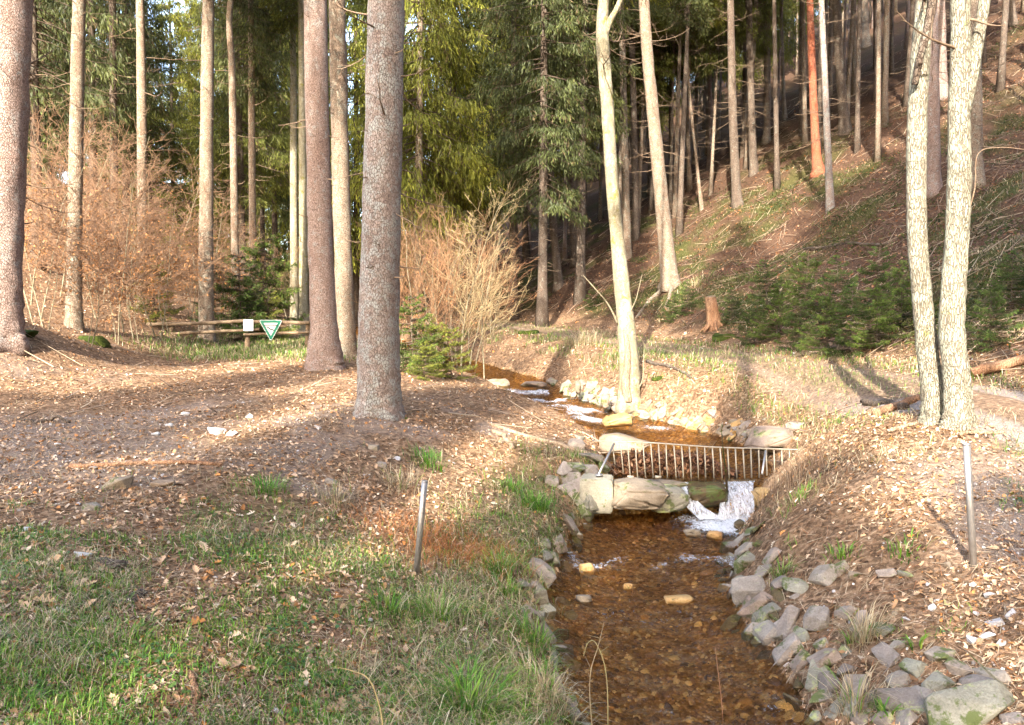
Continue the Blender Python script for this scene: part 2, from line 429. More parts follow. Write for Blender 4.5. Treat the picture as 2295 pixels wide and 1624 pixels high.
def m_gravel(x, y):
    dl, dr = stream(x, y)
    right = (dr > 1.1) * sstep(x + .5 * (fbm(x, y, .8, 66) - .5), 3.3, 4.2) * (1 - sstep(y, 6.5, 9.0)) * .75
    ruts = (1 - sstep(np.abs(np.abs(x - tab(T_T, y)) - 0.72), 0.16, 0.34)) * (1 - 0.88 * sstep(y, 10, 13.5))
    left = (dl > 1.5) * sstep(fbm(x, y, 1.2, 60), 0.54, 0.70) * sstep(y, 6.6, 8) * (1 - sstep(y, 12, 16)) * 0.4
    far_left = (1 - sstep(x, -5.0, -3.6)) * sstep(y, 6.6, 8.5) * (1 - sstep(y, 10, 12)) * 0.45
    return np.clip(np.maximum.reduce([right, ruts, left, far_left]), 0, 1)

# ---- soil material: litter-coloured earth; masks say where it is gravel, moss or green
def m_ground():
    m, N, L, P = mat('forest_soil')
    p = pos(N, L)
    n1 = noise(N, L, p, 1.3, 6, 0.65); n2 = noise(N, L, p, 14, 5, 0.7); n3 = noise(N, L, p, 60, 4, 0.75)
    v = N.new('ShaderNodeTexVoronoi'); v.inputs['Scale'].default_value = 26; L.new(p, v.inputs['Vector'])
    c = ramp(N, L, n2.outputs['Fac'], [(0.30, (0.055, 0.031, 0.018)), (0.43, (0.14, 0.086, 0.05)), (0.56, (0.235, 0.153, 0.095)), (0.74, (0.42, 0.31, 0.21))]).outputs[0]
    c = mix(N, L, 0.8, c, ramp(N, L, v.outputs['Color'], [(0.1, (0.4, 0.37, 0.35)), (0.9, (1.6, 1.55, 1.5))]).outputs[0], 'MULTIPLY')
    c = mix(N, L, 0.5, c, ramp(N, L, n1.outputs['Fac'], [(0.3, (0.6, 0.55, 0.5)), (0.7, (1.35, 1.35, 1.35))]).outputs[0], 'MULTIPLY')
    gr = ramp(N, L, n3.outputs['Fac'], [(0.3, (0.13, 0.10, 0.085)), (0.5, (0.26, 0.215, 0.185)), (0.72, (0.46, 0.41, 0.37))]).outputs[0]
    c = mix(N, L, attr(N, 'gravel').outputs['Fac'], c, gr)
    red = ramp(N, L, n2.outputs['Fac'], [(0.3, (0.034, 0.019, 0.012)), (0.5, (0.078, 0.044, 0.028)), (0.72, (0.155, 0.096, 0.062))]).outputs[0]
    c = mix(N, L, attr(N, 'hillm').outputs['Fac'], c, red)
    mo = ramp(N, L, n2.outputs['Fac'], [(0.3, (0.025, 0.028, 0.009)), (0.55, (0.062, 0.062, 0.02)), (0.75, (0.125, 0.11, 0.045))]).outputs[0]
    c = mix(N, L, attr(N, 'moss').outputs['Fac'], c, mo)
    ge = ramp(N, L, n3.outputs['Fac'], [(0.3, (0.05, 0.045, 0.022)), (0.6, (0.11, 0.115, 0.04)), (0.75, (0.2, 0.17, 0.08))]).outputs[0]
    c = mix(N, L, math_n(N, L, 'MULTIPLY', attr(N, 'green').outputs['Fac'], 0.75), c, ge)
    bd = ramp(N, L, n2.outputs['Fac'], [(0.3, (0.09, 0.042, 0.014)), (0.5, (0.30, 0.155, 0.05)), (0.7, (0.58, 0.38, 0.17))]).outputs[0]
    bd = mix(N, L, 0.6, bd, ramp(N, L, v.outputs['Color'], [(0.1, (0.35, 0.35, 0.35)), (0.9, (1.7, 1.65, 1.5))]).outputs[0], 'MULTIPLY')
    c = mix(N, L, attr(N, 'bed').outputs['Fac'], c, bd)
    L.new(c, P.inputs['Base Color'])
    P.inputs['Roughness'].default_value = 0.95; P.inputs['Specular IOR Level'].default_value = 0.1
    h = math_n(N, L, 'ADD', n2.outputs['Fac'], math_n(N, L, 'MULTIPLY', n3.outputs['Fac'], 0.5))
    L.new(bump(N, L, h, 0.9, 0.05), P.inputs['Normal'])
    return m
M['ground'] = m_ground()

def axis(stops):
    out = [stops[0][0]]
    for (a, s), (b, _) in zip(stops[:-1], stops[1:]):
        n = max(1, int(round((b - a) / s))); out += list(np.linspace(a, b, n + 1)[1:])
    return np.array(out)
gx = axis([(-900, 120), (-180, 20), (-60, 2.5), (-20, 0.5), (-8, 0.14), (-3, 0.06), (4.6, 0.08), (8, 0.22), (20, 0.45), (40, 1.5), (90, 15), (180, 120), (900, 1)])
gy = axis([(-300, 60), (-60, 4), (-8, 0.6), (2, 0.06), (12, 0.08), (20, 0.14), (30, 0.35), (55, 1.2), (130, 20), (300, 100), (1500, 1)])
XX, YY = np.meshgrid(gx, gy)
ZZ = height(XX, YY)
xf, yf = XX.ravel(), YY.ravel()
dl_, dr_ = stream(xf, yf)
ATT = {'gravel': m_gravel(xf, yf), 'moss': m_moss(xf, yf), 'green': m_grass(xf, yf) * 0.8, 'hillm': m_hill(xf, yf),
       'bed': (1 - sstep(np.maximum(dl_, dr_), -0.05, 0.06))}
VG = np.stack([xf, yf, ZZ.ravel()], 1)
nx, ny = len(gx), len(gy)
ii, jj = np.meshgrid(np.arange(nx - 1), np.arange(ny - 1))
a_ = (jj * nx + ii).ravel()
QG = np.stack([a_, a_ + 1, a_ + nx + 1, a_ + nx], 1)
cx = VG[QG][:, :, 0].mean(1); cy = VG[QG][:, :, 1].mean(1)
is_hill = (cx - tab(T_F, cy)) > 0.0
def sub(name, sel):
    q = QG[sel]; used = np.unique(q)
    mp = np.zeros(len(VG), np.int64); mp[used] = np.arange(len(used))
    return make_mesh(name, VG[used], mp[q], [M['ground']], True, fl={k: v[used] for k, v in ATT.items()})
ground = tag(obj('ground', sub('ground', ~is_hill)), 'brown forest floor of leaves, needles and patchy grass', 'ground', kind='structure')
hill = tag(obj('hillside', sub('hillside', is_hill)), 'steep wooded slope of red-brown litter and moss', 'hillside', kind='structure')

# ---- the track along the foot of the hill: a worn sheet just above the soil
ty = np.arange(2.0, 60, 0.12); ts = np.linspace(-1, 1, 17)
TX = tab(T_T, ty)[:, None] + ts[None] * (0.86 + 0.22 * (vn(ty, ty * 0, 0.8, 70)[:, None] - 0.5) * np.abs(ts[None]))
TY = np.repeat(ty[:, None], 17, 1)
rut = np.exp(-((np.abs(ts) - 0.72) / 0.2) ** 2)[None] * 0.035
TZ = height(TX, TY) + 0.035 * (1 - ts[None] ** 8) + 0.012 - rut
vi = np.arange(len(ty) - 1)[:, None] * 17 + np.arange(16)[None]
tq = np.stack([vi, vi + 1, vi + 18, vi + 17], -1).reshape(-1, 4)
fx, fy = TX.ravel(), TY.ravel()
track = obj('track', make_mesh('track', np.stack([fx, fy, TZ.ravel()], 1), tq, [M['ground']], True,
    fl={'gravel': np.clip(m_gravel(fx, fy) * 0.9 + .15, 0, 1), 'green': np.clip(0.3 * sstep(fy, 11, 15) * (1 - np.repeat(rut / 0.035, len(ty), 0).ravel()), 0, 1),
        'moss': fx * 0, 'hillm': fx * 0, 'bed': fx * 0}))
tag(track, 'grassy wheel track running along the foot of the hillside', 'track', kind='structure')

# ---- water: two reaches, with foam where it breaks and sky glints painted on the lower one
def m_water():
    m, N, L, P = mat('brook_water')
    N.remove(P)
    p = pos(N, L)
    n1 = noise(N, L, pos(N, L, (1.6, 1, 1)), 5.5, 4, 0.6, 1.0); n2 = noise(N, L, pos(N, L, (1, 1.5, 1)), 17, 3, 0.6, 0.5)
    h = math_n(N, L, 'ADD', n1.outputs['Fac'], math_n(N, L, 'MULTIPLY', n2.outputs['Fac'], 0.5))
    b = bump(N, L, h, 1.0, 0.14)
    tr = N.new('ShaderNodeBsdfTransparent'); tr.inputs[0].default_value = (0.96, 0.80, 0.53, 1)
    gl = N.new('ShaderNodeBsdfGlossy'); gl.inputs['Roughness'].default_value = 0.06; L.new(b, gl.inputs['Normal'])
    fr = N.new('ShaderNodeFresnel'); fr.inputs[0].default_value = 1.34; L.new(b, fr.inputs['Normal'])
    mx = N.new('ShaderNodeMixShader'); L.new(fr.outputs[0], mx.inputs[0]); L.new(tr.outputs[0], mx.inputs[1]); L.new(gl.outputs[0], mx.inputs[2])
    fo = attr(N, 'foam').outputs['Fac']  # foam, with the painted glints of the lower pool
    fn = noise(N, L, pos(N, L, (1.3, 0.8, 1)), 16, 5, 0.75, 1.2)
    k = math_n(N, L, 'ADD', fo, math_n(N, L, 'ADD', math_n(N, L, 'MULTIPLY', fn.outputs['Fac'], 1.7), -.35))
    k = ramp(N, L, math_n(N, L, 'SUBTRACT', k, 0.5), [(0.34, (0, 0, 0)), (0.72, (1, 1, 1))]).outputs[0]
    wd = N.new('ShaderNodeBsdfPrincipled'); wd.inputs['Base Color'].default_value = (0.75, 0.77, 0.80, 1); wd.inputs['Roughness'].default_value = 0.35
    L.new(bump(N, L, fn.outputs['Fac'], 1.0, 0.06), wd.inputs['Normal'])
    m2 = N.new('ShaderNodeMixShader'); L.new(k, m2.inputs[0]); L.new(mx.outputs[0], m2.inputs[1]); L.new(wd.outputs[0], m2.inputs[2])
    L.new(m2.outputs[0], N['Material Output'].inputs['Surface'])
    return m
M['water'] = m_water()
def water_sheet(y0, y1, step, over=0.22, foam=None, flat=None, nc=29):
    ys = np.arange(y0, y1, step); s = np.linspace(-1, 1, nc)
    c, w = tab(T_C, ys), tab(T_W, ys) + over
    X = c[:, None] + s[None] * w[:, None]; Y = np.repeat(ys[:, None], nc, 1)
    Z = (tab(T_Z, Y) if flat is None else np.full_like(X, flat))
    fm = foam(X, Y, s[None] * np.ones_like(X))
    Z = Z + 0.04 * (fbm(X, Y * 0.7, 0.32, 80) - 0.5) + fm * 0.05 * vn(X, Y, 0.09, 82)
    vi = np.arange(len(ys) - 1)[:, None] * nc + np.arange(nc - 1)[None]
    q = np.stack([vi, vi + 1, vi + nc + 1, vi + nc], -1).reshape(-1, 4)
    return np.stack([X.ravel(), Y.ravel(), Z.ravel()], 1), q, fm.ravel()
def foam_glint_low(X, Y, s):
    a = np.exp(-(((X - 2.8) / 0.7) ** 2 + ((Y - 10.3) / 0.5) ** 2)) * 0.52
    b = np.exp(-(((X - 2.5) / 0.5) ** 2 + ((Y - 9.9) / 0.2) ** 2)) * 0.3
    c = 0.38 * np.exp(-((Y - 8.7) / 0.7) ** 2) * sstep(vn(X, Y, 0.3, 90), .4, .7)
    d = 0.34 * sstep(fbm(X, Y * 0.6, 0.5, 91), .55, .68)  # c and d: white specks painted in for sky glints on ripples
    return np.clip(a + b + c * 0.6 + d * 0.6, 0, 0.9)
def foam_up(X, Y, s):
    a = 0.7 * np.exp(-(((Y - 17.35) / 0.7) ** 2)) * np.exp(-((s + 0.15 + .25 * np.sin(Y * 5)) / 0.5) ** 2) * (.35 + .9 * vn(X, Y, .16, 97))
    b = 0.6 * np.exp(-(((Y - 19.5) / 0.42) ** 2)) * (vn(X, Y, 0.35, 93) > 0.4)
    c = 0.5 * np.exp(-(((Y - 15.7) / 0.3) ** 2 + ((s - 0.35) / 0.3) ** 2))
    d = 0.55 * np.exp(-(((Y - 18.4) / 0.3) ** 2)) * (vn(X, Y, 0.3, 94) > 0.5)
    e = 0.55 * np.exp(-(((Y - 16.4) / 0.35) ** 2 + ((s + 0.3) / 0.3) ** 2))
    return np.clip(a + b + c + d + e, 0, 0.9)
V, q, fm = water_sheet(1.2, 10.86, 0.05, 0.2, foam_glint_low, -1.0, 45)
tag(obj('water', make_mesh('water', V, q, [M['water']], True, fl={'foam': fm})), 'shallow amber pool of the brook below the little weir', 'water', kind='structure')
V, q, fm = water_sheet(11.02, 60, 0.07, 0.16, foam_up)
tag(obj('water', make_mesh('water_upper', V, q, [M['water']], True, fl={'foam': fm})), 'upper reach of the brook running down to the rack', 'water', kind='structure')
# ------------------------------------------------------------------ spruce crowns (shared meshes, 18 m tall, crown base at z = 0)
def diamonds(C, D, length, width, g):
    """one small leaf-shaped face per point"""
    s, u = perp(D)
    a = g.random(len(C)) * math.pi
    side = s * np.cos(a)[:, None] + u * np.sin(a)[:, None]
    l = np.broadcast_to(length, len(C))[:, None]; w = np.broadcast_to(width, len(C))[:, None]
    V = np.stack([C, C + D * l * 0.45 + side * w * 0.5, C + D * l, C + D * l * 0.55 - side * w * 0.5], 1).reshape(-1, 3)
    return V, np.arange(len(C) * 4).reshape(-1, 4)
def spruce_crown(seed, H=18.0, Lmax=2.9, step=0.42, dens=1.0, hang=1.0, tone=(1, 1, 1), elen=0.21, ewid=0.040, strand=0.50, flat=1.0):
    g = np.random.default_rng(seed)
    hs = np.arange(0.0, H - 0.3, step)
    hb, az, ln = [], [], []
    for h in hs:
        n = g.integers(4, 7)
        t = h / H
        l0 = Lmax * ((1 - t) ** 0.75) * min(1, 0.55 + t * 4) + 0.12
        for k in range(n):
            hb.append(h + g.uniform(-.2, .2)); az.append(g.uniform(0, 2 * math.pi)); ln.append(l0 * g.uniform(.6, 1.15))
    hb, az, ln = map(np.array, (hb, az, ln)); nb = len(hb)
    out = np.stack([np.cos(az), np.sin(az), 0 * az], 1); lat = np.stack([-np.sin(az), np.cos(az), 0 * az], 1)
    up = 0.30 * (hb / H) - 0.12
    def bp(t):      # branch curve
        z = hb[:, None] + ln[:, None] * ((up[:, None]) * t - 0.38 * hang * t ** 1.6 * (1 - hb[:, None] / H) + 0.22 * t ** 4)
        p = out[:, None] * (ln[:, None] * t)[..., None]; p[..., 2] += z; return p
    T = np.linspace(0, 1, 5)[None] * np.ones((nb, 1))
    B = bp(T)
    bv, bq = prisms(B[:, :-1].reshape(-1, 3), B[:, 1:].reshape(-1, 3), np.tile([.03, .022, .015, .009], nb), np.tile([.022, .015, .009, .004], nb), 3)
    # strands that hang from the branch and its side twigs
    per = np.maximum(3, (ln * 25 * dens).astype(int)); bi = np.repeat(np.arange(nb), per)
    t = g.random(len(bi)) ** 0.75 * 0.85 + 0.15
    P = bp(np.repeat(t[None], 1, 0))[0] if False else None
    hbi, lni, upi, oi, li = hb[bi], ln[bi], up[bi], out[bi], lat[bi]
    z = hbi + lni * (upi * t - 0.38 * hang * t ** 1.6 * (1 - hbi / H) + 0.22 * t ** 4)
    wl = lni * 0.30 * flat * np.sin(np.clip(t, 0, 1) * math.pi * 0.85 + 0.25)
    off = g.uniform(-1, 1, len(bi))
    S = oi * (lni * t)[:, None] + li * (wl * off)[:, None] + oi * (np.abs(off) * wl * 0.45)[:, None]
    S[:, 2] += z - np.abs(off) * wl * 0.25
    dirs = nrm(oi * g.uniform(.05, .8, len(bi))[:, None] + li * (off * 0.6)[:, None] + np.array([0, 0, -1.0]) * (g.uniform(.5, 1.6, len(bi)) * hang)[:, None] + g.normal(0, .18, (len(bi), 3)))
    sl = strand * g.uniform(.5, 1.3, len(bi)) * np.clip(lni / Lmax + 0.3, .4, 1)
    ne = 4
    k = np.arange(ne)[None] / ne
    E = (S[:, None] + dirs[:, None] * (sl[:, None] * k)[..., None]).reshape(-1, 3) + g.normal(0, .02, (len(bi) * ne, 3))
    ED = nrm(np.repeat(dirs, ne, 0) + g.normal(0, .33, (len(bi) * ne, 3)))
    dv, dq = diamonds(E, ED, elen * g.uniform(.7, 1.3, len(E)), ewid * g.uniform(.7, 1.3, len(E)), g)
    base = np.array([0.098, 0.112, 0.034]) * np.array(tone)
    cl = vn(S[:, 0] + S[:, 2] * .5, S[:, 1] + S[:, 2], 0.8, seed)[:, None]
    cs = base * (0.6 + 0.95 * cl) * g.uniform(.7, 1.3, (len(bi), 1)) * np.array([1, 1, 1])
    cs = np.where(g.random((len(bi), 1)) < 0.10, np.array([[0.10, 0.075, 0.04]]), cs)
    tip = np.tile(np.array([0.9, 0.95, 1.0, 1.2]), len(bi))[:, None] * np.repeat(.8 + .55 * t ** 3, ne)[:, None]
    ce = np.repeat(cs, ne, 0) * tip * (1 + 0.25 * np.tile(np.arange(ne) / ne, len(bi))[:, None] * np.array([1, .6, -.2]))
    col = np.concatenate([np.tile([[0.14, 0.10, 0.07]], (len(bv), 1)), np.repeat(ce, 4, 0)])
    V = np.concatenate([bv, dv]); Q = np.concatenate([bq, dq + len(bv)])
    return make_mesh('spruce_crown', V, Q, [M['needles']], False, col)
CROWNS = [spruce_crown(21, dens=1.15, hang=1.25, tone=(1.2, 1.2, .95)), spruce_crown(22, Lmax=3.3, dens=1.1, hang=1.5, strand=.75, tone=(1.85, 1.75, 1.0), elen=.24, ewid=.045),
          spruce_crown(23, Lmax=2.5, hang=1.0, dens=1.1, tone=(.68, .72, .8)), spruce_crown(24, Lmax=3.0, hang=1.3, tone=(.6, .66, .75))]  # tone carries light: paler crowns for sunlit spruces, darker for shaded ones
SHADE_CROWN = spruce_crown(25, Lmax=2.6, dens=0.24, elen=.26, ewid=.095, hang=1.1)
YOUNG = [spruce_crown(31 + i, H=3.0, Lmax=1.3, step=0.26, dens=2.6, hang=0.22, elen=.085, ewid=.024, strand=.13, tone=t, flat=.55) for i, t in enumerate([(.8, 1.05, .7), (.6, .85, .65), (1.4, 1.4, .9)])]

# ------------------------------------------------------------------ trunks
def trunk_mesh(path, rad, bark, n=16, wob=0.03, seed=0, name='trunk', lobes=0.0):
    V, Q, C = tube(path, rad, n, wob, seed, None, lobes)
    return make_mesh(name, V, [Q, C], [M[bark]], True)
def stubs(path, rad, n, g, lmin, lmax, droop=0.25, zmin=1.0, zmax=30, thick=0.013, twigs=True):
    """dead side branches, broken short or running out thin"""
    P = np.asarray(path); z = P[:, 2] - P[0, 2]
    parts = []
    for k in range(n):
        zz = g.uniform(zmin, min(zmax, z[-1] * 0.9))
        i = int(np.searchsorted(z, zz)); i = min(max(i, 1), len(P) - 1)
        f = (zz - z[i - 1]) / max(1e-6, z[i] - z[i - 1]); c = P[i - 1] * (1 - f) + P[i] * f
        r = rad[i - 1] * (1 - f) + rad[i] * f
        a = g.uniform(0, 2 * math.pi); d = np.array([math.cos(a), math.sin(a), g.uniform(-droop * 1.6, 0.15)])
        L = g.uniform(lmin, lmax) * (1 if g.random() < .6 else .35)
        m = 5; pts = [c + d * r * 0.7]; dd = d.copy()
        for s in range(m):
            dd = nrm(dd + g.normal(0, .13, 3) + np.array([0, 0, 0.05 * s - droop * .1])); pts.append(pts[-1] + dd * L / m)
        pts = np.array(pts); rr = thick * g.uniform(.6, 1.2) * np.linspace(1, .25, m + 1)
        parts.append(prisms(pts[:-1], pts[1:], rr[:-1], rr[1:], 4))
        if twigs and L > 0.5:
            for q in range(int(L * 5)):
                s = g.integers(1, m); b = pts[s]
                td = nrm(dd + g.normal(0, .6, 3)); e = b + td * L * g.uniform(.12, .3)
                parts.append(prisms(b[None], e[None], thick * .35, thick * .12, 3))
    V, Q = merge(parts)
    return make_mesh('branches', V, Q, [M['twig']], True)
def tree(name, label, cat, ctrl, bark, H=25, crown=None, ndead=24, dead=(0.25, 1.2), group=None, seed=1, sides=16, wob=0.03,
         near=None, dead_z=(1.2, 14), thick=0.014, taper=0.45, flare=1.0):
    """ctrl: (x, row, width) points up the trunk as the photograph shows them; all stand at the depth of the foot"""
    g = np.random.default_rng(seed)
    b = ground_at(ctrl[0][0], ctrl[0][1]) if near is None else np.asarray(near, float)
    Y = b[1]
    C = []
    for i, (px, row, w) in enumerate(ctrl):
        p = at(px, row, Y) if i else b
        C.append([*p, w * Y / F / 2])
    C = np.array(C)
    P = catmull(C, 8)
    last = P[-1]; d = nrm(P[-1, :3] - P[-9 if len(P) > 9 else 0, :3]); d[2] = max(d[2], .8); d = nrm(d * np.array([.6, .6, 1]))
    rest = H - (last[2] - b[2])
    if rest > 0.5:
        k = np.linspace(0, 1, 10)[1:, None]
        ext = np.concatenate([last[None, :3] + d[None] * rest * k, last[3] * (1 - k) ** 0.8 * 1.0 + 0.02 * k], 1)
        P = np.concatenate([P, ext])
    foot = P[0].copy(); foot[2] -= 0.25; foot[3] *= 1.08 * flare
    P = np.concatenate([foot[None], P])
    loc = b
    t = thing(name, label, cat, loc, group)
    path = P[:, :3] - loc
    tk = obj('trunk', trunk_mesh(path, P[:, 3], bark, sides, wob, seed, 'trunk', .28), t)
    if ndead:
        o_ = obj('branches', stubs(path[1:], P[1:, 3], ndead, g, dead[0], dead[1], zmin=dead_z[0], zmax=min(dead_z[1], H * .85), thick=thick), tk); o_['kind'] = 'stuff'
    if crown is not None:
        k, start, sr = crown
        i = int(np.searchsorted(path[:, 2], start)); i = min(i, len(path) - 1)
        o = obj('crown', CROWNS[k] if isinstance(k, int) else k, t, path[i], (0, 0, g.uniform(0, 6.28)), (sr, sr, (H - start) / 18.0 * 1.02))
    return t

# --- the trees one can pick out, from the camera outwards
tree('spruce_tree', 'massive scaly spruce trunk standing nearest the camera, left of the brook', 'tree',
     [(850, 930, 118), (850, 905, 104), (850, 850, 98), (848, 760, 92), (852, 600, 87), (857, 400, 84), (862, 200, 82), (866, 0, 79)],
     'bark_grey', 27, (0, 9.5, 0.85), 40, (0.1, 1.1), seed=41, sides=26, wob=0.022, dead_z=(1.2, 6.5), thick=.015)
tree('spruce_tree', 'thick pinkish spruce trunk, left one of the fused pair beside the sign', 'tree',
     [(728, 826, 92), (727, 800, 82), (726, 740, 64), (722, 640, 56), (716, 480, 53), (711, 240, 51), (706, 0, 50)],
     'bark_pink', 27, (3, 11, 0.8), 30, (0.1, .8), seed=42, sides=22, wob=0.03, dead_z=(3, 10))
tree('spruce_tree', 'slimmer brown spruce trunk, rear one of the fused pair beside the sign', 'tree',
     [(778, 800, 52), (776, 770, 46), (773, 680, 40), (766, 480, 39), (760, 240, 38), (755, 0, 36)],
     'bark_warm', 26, (2, 11, 0.85), 30, (0.1, .9), seed=43, sides=18, dead_z=(3, 10))
tree('spruce_tree', 'broad pink-grey spruce trunk at the far left with a mossy root', 'tree',
     [(2, 757, 100), (2, 730, 90), (3, 640, 82), (8, 480, 80), (14, 240, 86), (20, 0, 92)],
     'bark_pink', 27, (1, 9.0, .95), 26, (0.3, 1.8), seed=44, sides=24, wob=0.035, near=on_ground(-8.9, 14.0), dead_z=(2, 8), thick=.02)
left_trunks = [
    ([(165, 705, 38), (166, 650, 33), (168, 500, 31), (172, 250, 29), (177, 0, 27)], 19.5, 'bark_warm', 'sunlit straight spruce trunk in the beech thicket next to the far left tree', 45),
    ([(318, 700, 24), (318, 640, 21), (318, 450, 20.5), (317, 200, 20), (314, 0, 17)], 26, 'bark_warm', 'spotted spruce trunk rising above the middle of the beech thicket', 46),
    ([(256, 690, 20), (256, 500, 18), (254, 250, 16), (252, 0, 14)], 29, 'bark_dark', 'dim thin spruce trunk half hidden behind the beech thicket', 47),
    ([(463, 718, 38), (462, 680, 33), (462, 500, 31), (464, 250, 28.5), (467, 0, 25)], 25, 'bark_warm', 'tall grey spruce trunk right behind the fence, with sunlit patches', 48),
    ([(528, 688, 21), (527, 600, 17.5), (524, 400, 16), (520, 160, 15), (514, 60, 13), (517, 0, 13)], 28, 'bark_warm', 'slender grey spruce trunk behind the fence, crooked near the top', 49),
    ([(567, 690, 18), (566, 500, 15.5), (564, 250, 14), (562, 0, 12)], 32, 'bark_warm', 'thin spruce trunk with bare side twigs above the small sign', 50),
    ([(659, 715, 20), (659, 600, 18), (658, 300, 15), (656, 0, 12)], 34, 'bark_smooth', 'slim yellowish trunk just left of the brightest trunk', 51),
    ([(681, 716, 22), (680, 600, 19), (678, 300, 17), (676, 0, 14)], 31, 'bark_smooth', 'pale sunlit trunk peeking out beside the fused pair', 52)]
for ctrl, Y, bark, label, sd in left_trunks:
    x = at(ctrl[0][0], ctrl[0][1], Y)[0]
    tree('spruce_tree', label, 'tree', ctrl, bark, 26, (sd % 4, 12.0 if sd != 50 else 9.0, .75), 40, (0.3, 1.5), seed=sd, sides=14, near=on_ground(x, Y), dead_z=(3, 13), thick=.012)

tree('beech_tree', 'sunlit smooth pale trunk with split base on the brook bank', 'tree',
     [(1410, 905, 60), (1410, 880, 50), (1409, 800, 44), (1400, 700, 38), (1384, 540, 31), (1371, 400, 28), (1362, 250, 28), (1352, 120, 29), (1350, 60, 27), (1352, 0, 24)],
     'bark_smooth', 17, None, 14, (0.5, 1.6), seed=53, sides=20, wob=0.03, dead_z=(7, 12), thick=.02)
tree('spruce_tree', 'leaning grey spruce on the slope with a long root reaching downhill', 'tree',
     [(1502, 640, 50), (1500, 615, 40), (1492, 540, 34), (1478, 400, 30), (1463, 250, 27), (1451, 120, 25), (1443, 0, 23)],
     'bark_warm', 25, (1, 12.5, .8), 60, (0.5, 1.9), seed=54, sides=18, dead_z=(2.5, 12), thick=.014)
hill_trunks = [
    ([(1405, 578, 22), (1404, 500, 18), (1400, 300, 15), (1392, 0, 13)], 'bark_warm', 'straight spruce trunk right behind the pale split trunk', 55),
    ([(1425, 535, 19), (1424, 450, 16), (1420, 250, 14), (1414, 0, 12)], 'bark_dark', 'darker spruce trunk between the pale trunk and the leaning spruce', 56),
    ([(1253, 645, 26), (1250, 610, 20), (1240, 500, 17), (1230, 300, 15), (1224, 0, 13)], 'bark_dark', 'spruce with a pale foot at the edge of the slope above the track', 57),
    ([(1290, 592, 24), (1286, 540, 18), (1280, 400, 16), (1276, 200, 15), (1272, 0, 13)], 'bark_dark', 'dark spruce trunk upslope of the pale-footed one', 58),
    ([(1155, 605, 17), (1153, 500, 14), (1150, 300, 12), (1150, 0, 10)], 'bark_dark', 'thin dark trunk behind the bare shrubs by the brook', 59),
    ([(1653, 462, 28), (1650, 420, 21), (1644, 300, 19), (1640, 150, 17), (1637, 0, 15)], 'bark_dark', 'shaded trunk with flared root in the middle of the slope', 60),
    ([(1690, 390, 22), (1687, 330, 17), (1683, 200, 15), (1678, 0, 14)], 'bark_dark', 'dark trunk upslope of the flared one', 61),
    ([(1717, 320, 20), (1719, 280, 15), (1719, 150, 14), (1716, 0, 13)], 'bark_warm', 'bright sun-striped trunk among the dark ones on the slope', 62),
    ([(1836, 387, 32), (1830, 350, 21), (1824, 250, 17.5), (1819, 120, 16), (1815, 0, 14)], 'bark_red', 'rust-red spruce trunk, the only red one on the slope', 63),
    ([(1861, 468, 20), (1858, 400, 16.5), (1853, 280, 14.5), (1847, 140, 13), (1841, 0, 12)], 'bark_grey', 'slim pale trunk standing just downhill of the red one', 64),
    ([(1895, 297, 32), (1890, 250, 22), (1882, 150, 20), (1874, 0, 18)], 'bark_dark', 'stout trunk with sunlit foot upslope of the red one', 65),
    ([(1759, 268, 13), (1756, 200, 8), (1750, 0, 7)], 'bark_warm', 'thin sunlit pole of a tree behind the red trunk', 66),
    ([(1942, 104, 20), (1940, 60, 15), (1938, 0, 13)], 'bark_warm', 'bright trunk high on the slope near the upper edge', 67),
    ([(2092, 430, 38), (2092, 380, 30), (2090, 200, 28), (2086, 0, 25)], 'bark_pink', 'brown trunk partly hidden behind the twin oaks', 68),
    ([(2111, 217, 30), (2109, 150, 24), (2106, 0, 22)], 'bark_pink', 'spruce seen between the two oaks, high on the slope', 69),
    ([(2190, 412, 36), (2187, 350, 28), (2186, 200, 26), (2184, 0, 24)], 'bark_warm', 'trunk peeking out on the outer side of the forked oak', 70),
    ([(2271, 54, 20), (2269, 30, 15), (2266, 0, 14)], 'bark_dark', 'short glimpse of a trunk in the upper right corner', 71),
    ([(1573, 470, 10), (1560, 350, 6.5), (1545, 200, 6), (1535, 0, 5)], 'bark_warm', 'spindly leaning sapling on the slope right of the leaning spruce', 72)]
for ctrl, bark, label, sd in hill_trunks:
    tree('spruce_tree', label, 'tree', ctrl, bark, 24, (sd % 4, 11.0, .7) if sd not in (66, 72) else None, 60, (0.4, 2.2), seed=sd, sides=12, dead_z=(1.2, 12), thick=.013,
         group='trees on the hillside')

